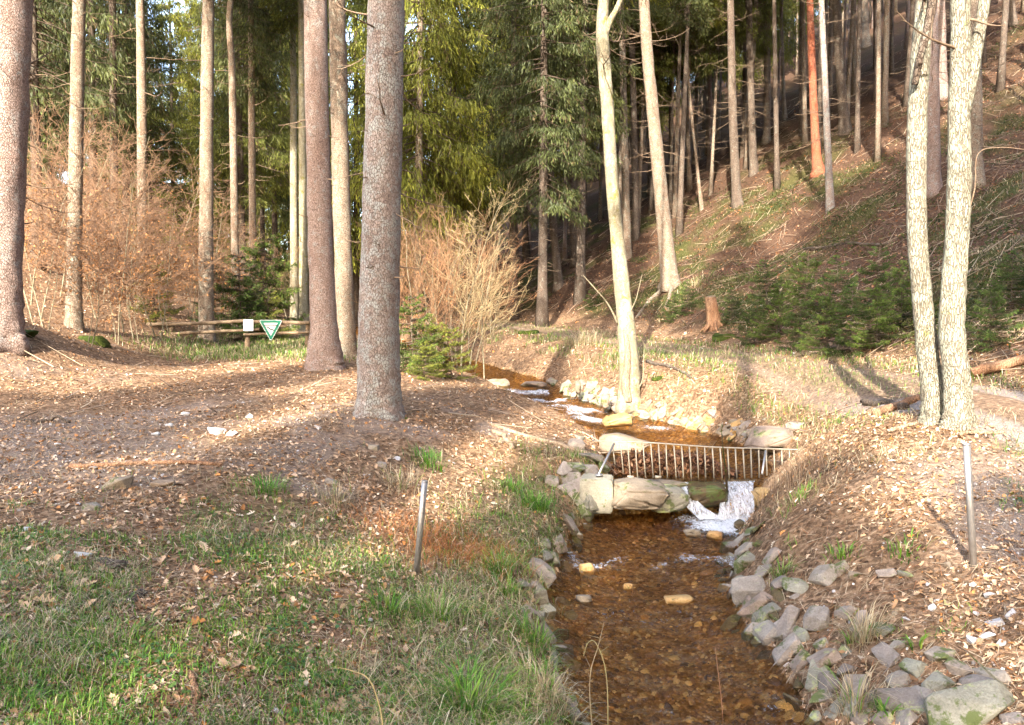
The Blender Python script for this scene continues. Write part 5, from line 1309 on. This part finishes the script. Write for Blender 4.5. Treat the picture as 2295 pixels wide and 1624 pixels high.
# moss cushions
for k, (px, row, w, label) in enumerate([(210, 768, 80, 'dark moss hummock at the slope foot left of the fence'), (1475, 848, 34, 'green moss cushion on the bank by the fallen branch'), (60, 748, 50, 'moss cushion at the root of the far left tree'), (1425, 880, 30, 'moss pad on the root of the pale split trunk'), (2075, 935, 40, 'moss cushion at the foot of the curving oak'), (1185, 748, 46, 'mossy mound at the bend of the track'), (1405, 930, 34, 'moss cap above the rust-brown rock'), (908, 938, 18, 'small moss pad at the massive trunk'), (1620, 760, 60, 'mossy bank edge below the stump')]):
    p = ground_at(px, row); s = w * p[1] / F
    o = obj('moss_cushion', boulder_mesh(80 + k, (s, s * .7, s * .42), M['moss'], 2, .10), None, p); tag(o, label, 'moss')
# ------------------------------------------------------------------ ground cover
def spread(n, box, mask, g, margin=2.2):
    X, Y = [], []
    got = 0
    for _ in range(40):
        x = g.uniform(box[0], box[1], n); y = g.uniform(box[2], box[3], n)
        k = (np.abs(x) < 0.66 * y + margin) & (g.random(n) < mask(x, y))
        X.append(x[k]); Y.append(y[k]); got += k.sum()
        if got >= n: break
    return np.concatenate(X)[:n], np.concatenate(Y)[:n]
def biased(n, ylo, yhi, wfun, mask, g, p=1.6):
    """positions with density falling with distance: near things are seen larger, so they need the finer cover"""
    X, Y = [], []; got = 0
    for _ in range(60):
        u = g.random(n); y = (ylo ** (1 - p) + u * (yhi ** (1 - p) - ylo ** (1 - p))) ** (1 / (1 - p))
        w = 0.68 * y + 1.5; x = g.uniform(-1, 1, n) * w
        k = g.random(n) < mask(x, y)
        X.append(x[k]); Y.append(y[k]); got += k.sum()
        if got >= n: break
    return np.concatenate(X)[:n], np.concatenate(Y)[:n]
def land(x, y):
    dl, dr = stream(x, y); return np.maximum(dl, dr)
def place(T, faces, x, y, size, g, tilt=.25, lift=.01, ysc=None, col=None):
    """copies of template T laid on the land"""
    n = len(x); N_ = nrm(normal(x, y) + g.normal(0, tilt, (n, 3)))
    a = g.random(n) * 2 * math.pi
    ax = np.stack([np.cos(a), np.sin(a), 0 * a], 1); ax = nrm(ax - N_ * np.sum(ax * N_, 1, keepdims=True)); bx = np.cross(N_, ax)
    size = np.broadcast_to(size, n)
    S = np.stack([ax, bx, N_], 1) * size[:, None, None]
    Pz = np.stack([x, y, height(x, y)], 1) + N_ * (np.broadcast_to(lift, n))[:, None]
    V = (T[None] @ S if T.ndim == 2 else T @ S) + Pz[:, None]
    m = V.shape[1]
    Fq = (faces[None] + (np.arange(n) * m)[:, None, None]).reshape(-1, faces.shape[1])
    return V.reshape(-1, 3), Fq, m
PAL = np.array([[.46, .29, .165], [.54, .38, .26], [.33, .185, .09], [.62, .50, .37], [.42, .18, .055], [.18, .10, .052], [.52, .36, .235], [.40, .26, .155]])
def leaf_cols(n, g, w=None):
    c = PAL[g.choice(len(PAL), n, p=[.16, .10, .22, .06, .06, .18, .08, .14])] * g.uniform(.6, 1.4, (n, 1)); return c
# lobed oak leaf
tt = np.array([0, .10, .22, .32, .43, .53, .64, .75, .87, 1.0]); hwv = np.array([.012, .05, .17, .085, .25, .12, .27, .14, .18, .0])
oak = np.concatenate([np.stack([-hwv, tt - .5, 0 * tt], 1), np.stack([0 * tt, tt - .5, 0 * tt], 1), np.stack([hwv, tt - .5, 0 * tt], 1)])
i9 = np.arange(9)
oakf = np.concatenate([np.stack([i9, i9 + 10, i9 + 11, i9 + 1], 1), np.stack([i9 + 10, i9 + 20, i9 + 21, i9 + 11], 1)])
def curled(T, c1, c2, tw=0.0):
    T = np.repeat(T[None], len(c1), 0).copy()
    T[..., 2] = c1[:, None] * T[..., 0] ** 2 * 2.2 + c2[:, None] * (T[..., 1]) ** 2 + tw[:, None] * T[..., 0] * T[..., 1] if hasattr(tw, '__len__') else c1[:, None] * T[..., 0] ** 2 * 2.2 + c2[:, None] * T[..., 1] ** 2
    return T
gL = np.random.default_rng(101)
def revet(x, y):
    dl, dr = stream(x, y); return 1 - .8 * (dr > -1) * (1 - sstep(dr, .7, 1.3)) * (x > tab(T_C, y)) * (1 - sstep(y, 8, 10.5))
def near_leaf_mask(x, y):
    d = land(x, y); n = fbm(x, y, .8, 110)
    return (d > .05) * (.25 + .75 * sstep(n, .38, .62)) * (1 - .65 * m_gravel(x, y)) * revet(x, y)
# the big leaves one can pick out are single leaves lying on the ground
OAKS = []
for k in range(8):
    T = curled(oak, np.array([gL.uniform(.2, 1.6)]), np.array([gL.uniform(-.5, .8)]), np.array([gL.uniform(-1, 1)]))[0]
    me = make_mesh('leaf', T, oakf, [M['leaf']], True, np.repeat(leaf_cols(1, gL) * 1.1, len(T), 0)); OAKS.append(me)
lx, ly = biased(240, 3.0, 6.6, None, lambda x, y: near_leaf_mask(x, y) * (1 - sstep(y, 5.5, 7)), gL, 1.4)
nn = normal(lx, ly)
for k in range(len(lx)):
    a = gL.uniform(0, 6.28); B = basis(np.array([math.cos(a), math.sin(a), 0]), nrm(nn[k] + gL.normal(0, .22, 3)))
    o = obj('leaf', OAKS[k % 8], ground, (lx[k], ly[k], float(height(lx[k], ly[k])) + .018)); o.rotation_mode = 'QUATERNION'
    o.rotation_quaternion = B.to_quaternion(); o.scale = (gL.uniform(.075, .135),) * 3
x, y = biased(2400, 2.7, 11, None, near_leaf_mask, gL, 1.5)
T = curled(oak, gL.uniform(.1, 1.8, len(x)), gL.uniform(-.6, .9, len(x)), gL.uniform(-1, 1, len(x)))
V1, F1, m1 = place(T, oakf, x, y, gL.uniform(.05, .10, len(x)), gL, .28, .012)
C1 = np.repeat(leaf_cols(len(x), gL), m1, 0)
# simple leaves farther out
q6 = np.array([[0, -.5, 0], [.24, -.15, .05], [.2, .22, .06], [0, .5, .0], [-.2, .22, .06], [-.24, -.15, .05]])
f6 = np.array([[0, 1, 2, 3], [0, 3, 4, 5]])
def far_mask(x, y):
    d = land(x, y); n = fbm(x, y, 1.0, 115)
    return (d > .0) * (.3 + .7 * sstep(n, .35, .6)) * (1 - .55 * m_grass(x, y)) * (1 - .5 * m_gravel(x, y)) * (1 - .75 * m_moss(x, y)) * (1 - .5 * m_track(x, y)) * revet(x, y)
x, y = biased(66000, 3.0, 55, None, far_mask, gL, 1.5)
hx, hy = biased(15000, 10, 42, None, lambda x, y: m_hill(x, y) * (.4 + .6 * sstep(fbm(x, y, .9, 118), .35, .6)) * (1 - .5 * m_moss(x, y)) + .12 * (land(x, y) > .3) * (x > tab(T_C, y)) * (1 - m_track(x, y)), gL, 1.3)
x, y = np.concatenate([x, hx]), np.concatenate([y, hy])
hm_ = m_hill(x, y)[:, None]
T6 = (q6 * np.array([1, 1, 1.6]))[None] * gL.uniform(.5, 1.5, (len(x), 1, 3)) + gL.normal(0, .09, (len(x), 6, 3))
V2, F2, m2 = place(T6, f6, x, y, gL.uniform(.022, .06, len(x)) * (.8 + .2 * sstep(y, 5, 9) + sstep(y, 9, 35) * 1.1), gL, .4, .012)
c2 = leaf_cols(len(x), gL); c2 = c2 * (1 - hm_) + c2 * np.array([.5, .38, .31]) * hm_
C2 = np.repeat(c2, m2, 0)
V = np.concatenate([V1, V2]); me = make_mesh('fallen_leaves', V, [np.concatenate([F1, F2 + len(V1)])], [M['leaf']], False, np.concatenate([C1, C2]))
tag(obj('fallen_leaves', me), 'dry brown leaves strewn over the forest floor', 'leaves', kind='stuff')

# needles, straws and twigs
gN = np.random.default_rng(102)
rib = np.array([[-.5, -.5, 0], [.5, -.5, 0], [.35, .5, 0], [-.35, .5, 0]]); fr_ = np.array([[0, 1, 2, 3]])
x, y = biased(56000, 2.8, 30, None, lambda x, y: (land(x, y) > 0) * (.45 + .55 * fbm(x, y, .7, 121)) * (1 - .4 * m_track(x, y)), gN, 1.6)
ln_ = gN.uniform(.03, .16, len(x)) * (1 + sstep(y, 8, 25) * 1.2); wd_ = gN.uniform(.0025, .006, len(x)) * (1 + sstep(y, 6, 20) * 1.6)
T = np.repeat(rib[None], len(x), 0) * np.stack([wd_, ln_, ln_ * 0 + 1], 1)[:, None]
V1, F1, m1 = place(T, fr_, x, y, 1.0, gN, .16, .014)
c = np.array([[.30, .19, .12], [.40, .29, .18], [.20, .12, .075], [.46, .36, .24], [.30, .13, .06]])[gN.integers(0, 5, len(x))] * gN.uniform(.6, 1.25, (len(x), 1))
# longer sticks on the hillside lie down the slope
x2, y2 = biased(4200, 11, 60, None, lambda x, y: m_hill(x, y) * .9 + .03, gN, 1.3)
ln2 = gN.uniform(.15, .8, len(x2)) * np.where(gN.random(len(x2)) < .1, 2, 1); P0 = np.stack([x2, y2, height(x2, y2) + .03], 1)
a = gN.uniform(0, 6.28, len(x2)); x3, y3 = x2 + np.cos(a) * ln2, y2 + np.sin(a) * ln2
P1 = np.stack([x3, y3, height(x3, y3) + gN.uniform(.02, .16, len(x2))], 1)
V2, F2 = prisms(P0, P1, gN.uniform(.006, .016, len(x2)), gN.uniform(.003, .008, len(x2)), 3)
c3 = np.array([[.28, .20, .14], [.38, .30, .21], [.16, .11, .08]])[gN.integers(0, 3, len(x2))]
me = make_mesh('needle_litter', np.concatenate([V1, V2]), [np.concatenate([F1, F2 + len(V1)])], [M['straw']], False, np.concatenate([np.repeat(c, m1, 0), np.repeat(c3, 6, 0)]))
tag(obj('twig_litter', me), 'brown needles, straws and fallen twigs covering the ground', 'litter', kind='stuff')

# pebbles
gG = np.random.default_rng(103)
g6 = np.arange(6) * math.pi / 3
cube = np.concatenate([np.stack([np.cos(g6) * .5, np.sin(g6) * .38, 0 * g6 - .08], 1), np.stack([np.cos(g6 + .3) * .33, np.sin(g6 + .3) * .25, 0 * g6 + .2], 1)])
cf = np.array([[k, (k + 1) % 6, 6 + (k + 1) % 6, 6 + k] for k in range(6)] + [[6, 7, 8, 9], [6, 9, 10, 11]])
x, y = biased(9000, 2.9, 24, None, lambda x, y: (land(x, y) > .15) * np.clip(m_gravel(x, y) + .05, 0, 1), gG, 1.6)
T = cube[None] * (1 + gG.normal(0, .15, (len(x), 12, 3)))
sz = np.exp(gG.normal(-4.3, .5, len(x))) * (1 + .5 * sstep(y, 7, 18)); V1, F1, m1 = place(T, cf, x, y, sz, gG, .4, sz * .12)
c = np.array([[.42, .39, .37], [.30, .27, .25], [.52, .50, .49], [.36, .29, .23], [.22, .19, .175]])[gG.integers(0, 5, len(x))] * gG.uniform(.7, 1.2, (len(x), 1))
# brook bed pebbles
bx, by = biased(5000, 4.5, 24, None, lambda x, y: (land(x, y) < -.02) * 1.0, gG, 1.5)
T = cube[None] * (1 + gG.normal(0, .15, (len(bx), 12, 3))); s2 = np.exp(gG.normal(-3.4, .5, len(bx)))
V2, F2, m2 = place(T, cf, bx, by, s2, gG, .4, 0)
cb_ = np.array([[.40, .22, .08], [.24, .12, .045], [.60, .42, .2], [.12, .06, .025]])[gG.integers(0, 4, len(bx))] * gG.uniform(.6, 1.3, (len(bx), 1))
me = make_mesh('gravel', np.concatenate([V1, V2]), [np.concatenate([F1, F2 + len(V1)])], [M['pebble']], False, np.concatenate([np.repeat(c, m1, 0), np.repeat(cb_, m2, 0)]))
tag(obj('gravel', me), 'pale gravel and pebbles scattered over soil and brook bed', 'gravel', kind='stuff')

# grass
def blades(x, y, z, length, width, bend, g, up=None, az=None, cheap=False):
    n = len(x); a = g.random(n) * 2 * math.pi if az is None else az
    d = np.stack([np.cos(a), np.sin(a), 0 * a], 1); s = np.stack([-np.sin(a), np.cos(a), 0 * a], 1)
    B = np.stack([x, y, z], 1)
    U = np.array([0, 0, 1.0]) if up is None else up
    V = []
    for k, w in ((0, 1.0), (.35, .9), (.7, .6)):
        c = B + U * (length * k * (1 - .35 * bend * k))[:, None] + d * (length * bend * k * k)[:, None]
        V += [c - s * (width * w / 2)[:, None], c + s * (width * w / 2)[:, None]]
    V.append(B + U * (length * (1 - .55 * bend))[:, None] + d * (length * bend)[:, None])
    if cheap:
        V = np.stack([V[0], V[1], V[4], V[5], V[6]], 1); o = (np.arange(n) * 5)[:, None, None]
        return V.reshape(-1, 3), (np.array([[0, 1, 3, 2]])[None] + o).reshape(-1, 4), (np.array([[2, 3, 4]])[None] + o).reshape(-1, 3)
    V = np.stack(V, 1); o = (np.arange(n) * 7)[:, None, None]
    q = np.array([[0, 1, 3, 2], [2, 3, 5, 4]]); t = np.array([[4, 5, 6]])
    return V.reshape(-1, 3), (q[None] + o).reshape(-1, 4), (t[None] + o).reshape(-1, 3)
gR = np.random.default_rng(104)
GC = np.array([[.10, .24, .018], [.14, .27, .025], [.07, .18, .018], [.20, .26, .045], [.05, .14, .02]])
SC = np.array([[.42, .34, .20], [.36, .28, .16], [.48, .41, .27], [.30, .21, .12]])
GH = np.array([[.07, .085, .02], [.10, .105, .03], [.05, .062, .018], [.13, .12, .045], [.06, .08, .018]])
def grass_set(n, lo, hi, p, mask, lmin, lmax, wid, dry, g, bend=(.2, 1.1), pal=None):
    pal = GC if pal is None else pal
    x, y = biased(n, lo, hi, None, mask, g, p); n = len(x)
    L_ = g.uniform(lmin, lmax, n) * (1 + .4 * sstep(y, 8, 24)); W_ = wid * g.uniform(.7, 1.4, n) * (1 + sstep(y, 5, 25) * 2.0)
    V, q, t = blades(x, y, height(x, y) - .005, L_, W_, g.uniform(*bend, n), g, cheap=lo > 7)
    isd = g.random(n) < dry
    c = np.where(isd[:, None], SC[g.integers(0, 4, n)], pal[g.integers(0, 5, n)]) * g.uniform(.65, 1.3, (n, 1))
    w7 = np.array([.7, .7, 1.1, 1.1, 1.2] if lo > 7 else [.7, .7, .95, .95, 1.1, 1.1, 1.2])
    c = np.repeat(c[:, None], len(w7), 1) * w7[None, :, None]
    return V, q, t, c.reshape(-1, 3)
sets = [grass_set(66000, 2.8, 12, 1.9, lambda x, y: m_grass(x, y) * (land(x, y) > .03), .03, .10, .0048, .08, gR),
        grass_set(11000, 2.8, 12, 1.8, lambda x, y: (land(x, y) > .03) * np.clip(.10 + .25 * m_grass(x, y), 0, 1) * sstep(fbm(x, y, .6, 133), .4, .6) * (x < 2.2), .06, .20, .003, .97, gR, (.7, 1.5)),
        grass_set(24000, 11, 36, 1.3, lambda x, y: m_grass(x, y) * (land(x, y) > .2), .06, .16, .005, .48, gR),
        grass_set(16000, 9, 40, 1.4, lambda x, y: m_moss(x, y) * .9, .04, .13, .006, .30, gR, pal=GH),
        grass_set(6000, 3.4, 11.5, 1.5, lambda x, y: (stream(x, y)[0] > .04) * (1 - sstep(stream(x, y)[0], .7, 1.5)) * (.3 + .7 * sstep(fbm(x, y, .5, 144), .35, .6)), .09, .26, .0042, .55, gR, (.6, 1.4)),
        grass_set(2600, 8, 22, 1.3, lambda x, y: (land(x, y) > .3) * (x > tab(T_C, y)) * (1 - m_hill(x, y)) * .5 * sstep(fbm(x, y, .7, 140), .45, .6), .08, .25, .005, .92, gR, (.6, 1.4))]
Vs, qs, ts, cs, n0 = [], [], [], [], 0
for V, q, t, c in sets:
    Vs.append(V); qs.append(q + n0); ts.append(t + n0); cs.append(c); n0 += len(V)
tag(obj('grass', make_mesh('grass', np.concatenate(Vs), [np.concatenate(qs), np.concatenate(ts)], [M['blade']], False, np.concatenate(cs))), 'patchy short grass and dead straw on clearing, banks and slope', 'grass', kind='stuff')
ux, uy = biased(1500, 9, 45, None, lambda x, y: m_hill(x, y) * sstep(fbm(x, y, 1.6, 171), .46, .6) * .9, gR, 1.2)
k9 = 16
X9 = np.repeat(ux, k9) + gR.normal(0, .16, len(ux) * k9); Y9 = np.repeat(uy, k9) + gR.normal(0, .16, len(ux) * k9)
Z9 = height(X9, Y9) + gR.uniform(.0, .2, len(X9)); D9 = nrm(gR.normal(0, 1, (len(X9), 3)) * np.array([1, 1, .5]) + np.array([0, 0, .5]))
V, q = diamonds(np.stack([X9, Y9, Z9], 1), D9, gR.uniform(.06, .16, len(X9)), gR.uniform(.02, .05, len(X9)), gR)
c = np.array([[.05, .07, .018], [.085, .10, .025], [.11, .10, .04], [.035, .05, .016]])[np.repeat(gR.integers(0, 4, len(ux)), k9)] * gR.uniform(.7, 1.4, (len(X9), 1))
tag(obj('undergrowth', make_mesh('undergrowth', V, q, [M['needles']], False, np.repeat(c, 4, 0))), 'low dark green undergrowth and moss tufts on the slope', 'undergrowth', kind='stuff')
# rusty dead bracken by the left post
bx, by = [], []
c0 = ground_at(1010, 1235); x = c0[0] + gR.normal(0, .42, 1500); y = c0[1] + gR.normal(0, .32, 1500)
k = land(x, y) > .1; x, y = x[k], y[k]
V, q, t = blades(x, y, height(x, y), gR.uniform(.08, .28, len(x)), np.full(len(x), .0035), gR.uniform(.8, 1.6, len(x)), gR)
c = np.array([[.34, .13, .045]]) * gR.uniform(.6, 1.4, (len(x), 1))
tag(obj('dead_bracken', make_mesh('dead_bracken', V, [q, t], [M['straw']], False, np.repeat(c, 7, 0))), 'rust-orange patch of flattened dead bracken beside the left post', 'bracken', kind='stuff')
c0 = ground_at(1765, 1085); x = c0[0] + gR.normal(0, .22, 420); y = c0[1] + gR.normal(0, .3, 420)
k = land(x, y) > -.05; x, y = x[k], y[k]
V, q, t = blades(x, y, height(x, y), gR.uniform(.12, .42, len(x)), np.full(len(x), .005), gR.uniform(.5, 1.4, len(x)), gR)
c = np.array([[.20, .125, .075], [.13, .08, .05], [.30, .21, .13]])[gR.integers(0, 3, len(x))]
tag(obj('dead_brush', make_mesh('dead_brush', V, [q, t], [M['straw']], False, np.repeat(c, 7, 0))), 'brown dead brush on the bank right of the waterfall', 'brush', kind='stuff')
# little green rosettes and clover leaves in the near turf
x, y = biased(4200, 2.8, 9, None, lambda x, y: (land(x, y) > .08) * np.clip(m_grass(x, y) * sstep(fbm(x, y, .35, 150), .5, .62), 0, 1), gR, 1.6)
V, F_, m_ = place(q6 * np.array([1.6, 1, 1.2]), f6, x, y, gR.uniform(.014, .04, len(x)), gR, .4, .025)
c = np.array([[.07, .14, .045], [.05, .115, .04], [.10, .17, .04]])[gR.integers(0, 3, len(x))] * gR.uniform(.7, 1.3, (len(x), 1))
tag(obj('ground_herbs', make_mesh('ground_herbs', V, [F_], [M['blade']], False, np.repeat(c, m_, 0))), 'small round-leaved green herbs in the near turf', 'herbs', kind='stuff')

# single tufts
def tuft(label, px, row, n, lmin, lmax, wid, dry, seed, group, hang=None, spreadr=.08, green=None, bend=(.3, 1.2), name='grass_tuft'):
    g = np.random.default_rng(seed); b = ground_at(px, row)
    x = g.normal(0, spreadr, n); y = g.normal(0, spreadr, n)
    z = height(b[0] + x, b[1] + y) - b[2]
    az = np.arctan2(y, x) + g.normal(0, .5, n)
    if hang is not None: az = np.where(g.random(n) < .7, hang + g.normal(0, .5, n), az)
    V, q, t = blades(x, y, z, g.uniform(lmin, lmax, n), wid * g.uniform(.7, 1.3, n), g.uniform(*bend, n), g, None, az)
    G2 = GC * (np.array(green) if green is not None else 1)
    c = np.where((g.random(n) < dry)[:, None], SC[g.integers(0, 4, n)], G2[g.integers(0, 5, n)]) * g.uniform(.7, 1.3, (n, 1))
    o = obj(name, make_mesh(name, V, [q, t], [M['blade']], False, np.repeat(c, 7, 0)), None, b)
    return tag(o, label, 'grass tuft', group)
down = 0.0
T_ = 'grass tufts on the banks'
for k, a in enumerate([('big bright green tuft at the bottom beside the water', 1050, 1600, 260, .12, .36, .008, .08, .10), ('dark green tuft hanging on the bank left of the concrete block', 1205, 1140, 240, .10, .30, .009, .05, .10), ('second dark tuft just above the hanging one', 1150, 1100, 150, .08, .24, .008, .12, .10),
        ('green tuft on the bank edge right of the left post', 1120, 1285, 170, .10, .26, .007, .06, .08), ('bright tuft below the bank-edge one', 1135, 1330, 120, .08, .22, .007, .1, .07), ('green tuft at the foot of the left post', 870, 1370, 200, .08, .22, .006, .12, .10), ('yellow-green grass clump below the left post', 985, 1390, 200, .12, .30, .005, .5, .09),
        ('leafy tuft over the rock edge of the left bank', 1195, 1440, 150, .10, .26, .007, .12, .09), ('straw-coloured tuft drooping over the left bank', 1225, 1570, 260, .12, .34, .005, .92, .09), ('dark tuft near the tan stone below the massive trunk', 960, 1040, 220, .08, .22, .009, .2, .14), ('small dark tuft at the far end of the near turf', 595, 1100, 160, .08, .22, .008, .15, .12),
        ('pale straw tuft on the right bank slabs', 1935, 1440, 170, .14, .34, .005, .97, .05), ('hanging straw tuft between slabs at the bottom', 1920, 1600, 150, .14, .36, .005, .9, .05), ('spiky green rosette among the slabs', 1985, 1622, 26, .12, .2, .012, 0, .02), ('green rosette in the middle of the slabs', 1905, 1445, 18, .08, .14, .012, 0, .02), ('green rosette near the upper slabs', 2055, 1455, 18, .08, .14, .012, 0, .02),
        ('grassy tuft on the right bank near the water edge', 1750, 1290, 90, .08, .2, .006, .3, .05), ('low green plant on the right bank above the slabs', 1885, 1245, 60, .06, .14, .009, .05, .07), ('green plant left of the right post', 2025, 1238, 60, .06, .14, .009, .05, .07), ('sunlit straw tuft on the far bank of the brook', 1300, 770, 300, .2, .6, .012, .95, .3), ('pale reed-like straw tuft beside the pale split trunk', 1330, 760, 240, .2, .6, .012, .95, .3),
        ('yellow straw tuft beside the stump', 1560, 640, 220, .2, .5, .012, .8, .35), ('straw tuft on the stream edge gravel of the left shore', 1255, 1380, 60, .08, .18, .005, .9, .04), ('bright green tuft in the lower left turf', 250, 1440, 160, .06, .16, .005, .05, .12), ('dry tuft on the clearing edge by the post', 750, 1120, 160, .1, .26, .005, .9, .12),
        ('green tuft right of the waterfall on the bank', 1790, 1120, 110, .06, .18, .006, .2, .10), ('dry blonde grass below the dark turf tuft', 900, 1090, 200, .12, .3, .005, .92, .14)]):
    label, px, row, n, l0, l1, wd, dr_y, sr_ = a
    tuft(label, px, row, int(n * .9), l0, l1, wd, dr_y, 500 + k, T_, spreadr=sr_, green=(.75, .95, .8) if 'dark' in label else None)
# bare weed stalks standing at the water
def weed(label, ctrl, Y, seed, col=(.42, .22, .08), twigs=5):
    g = np.random.default_rng(seed); b = at(ctrl[0][0], ctrl[0][1], Y)
    P = catmull(np.array([at(px, r, Y) for px, r in ctrl]), 6) - b
    parts = [prisms(P[:-1], P[1:], np.linspace(.004, .002, len(P) - 1), np.linspace(.004, .002, len(P) - 1), 4)]
    for k in range(twigs):
        i = g.integers(len(P) // 3, len(P)); e = P[i] + g.normal(0, .03, 3) + [0, 0, .03]; parts.append(prisms(P[i][None], e[None], .0022, .0012, 3))
    V, Q = merge(parts)
    tag(obj('weed_stalk', make_mesh('weed_stalk', V, Q, [M['straw']], False, np.tile([col], (len(V), 1))), None, b), label, 'stalk')
weed('reddish bare stalk rising out of the brook at the bottom', [(1622, 1660), (1618, 1580), (1610, 1510), (1603, 1450)], 5.2, 1, (.40, .2, .09), 9)
weed('thin bent straw stalk over the water at the bottom', [(1362, 1660), (1362, 1560), (1355, 1490), (1335, 1440), (1318, 1440), (1308, 1470)], 4.7, 2, (.40, .33, .14))
weed('branching dry weed at the left shore of the brook', [(1330, 1660), (1322, 1560), (1325, 1500), (1340, 1450), (1350, 1410)], 4.6, 3, (.38, .28, .15), 8)
weed('arching dry straw at the bottom of the turf', [(860, 1640), (850, 1580), (825, 1520), (780, 1500)], 3.5, 4, (.5, .38, .18), 2)
# leaf jam caught behind the rack
gJ = np.random.default_rng(105)
n = 2600
px = gJ.uniform(1368, 1655, n); hmax = np.interp(px, [1368, 1400, 1560, 1600, 1655], [.10, .40, .36, .26, .05])
X = np.array([at(p_, 1075, YR + .14)[0] for p_ in px]); Yj = YR + .10 + gJ.uniform(0, .28, n); Zj = -.62 + hmax * gJ.random(n) ** .7 * (1 - (Yj - YR - .1) * 1.2)
D = nrm(gJ.normal(0, 1, (n, 3))); V, q = diamonds(np.stack([X, Yj, Zj], 1), D, gJ.uniform(.05, .11, n), gJ.uniform(.025, .05, n), gJ)
c = np.array([[.20, .095, .05], [.13, .06, .035], [.30, .17, .10], [.08, .04, .025]])[gJ.integers(0, 4, n)]
tag(obj('leaf_jam', make_mesh('leaf_jam', V, q, [M['leaf']], False, np.repeat(c, 4, 0))), 'dark jam of wet leaves and twigs caught against the rack', 'leaf jam', kind='stuff')
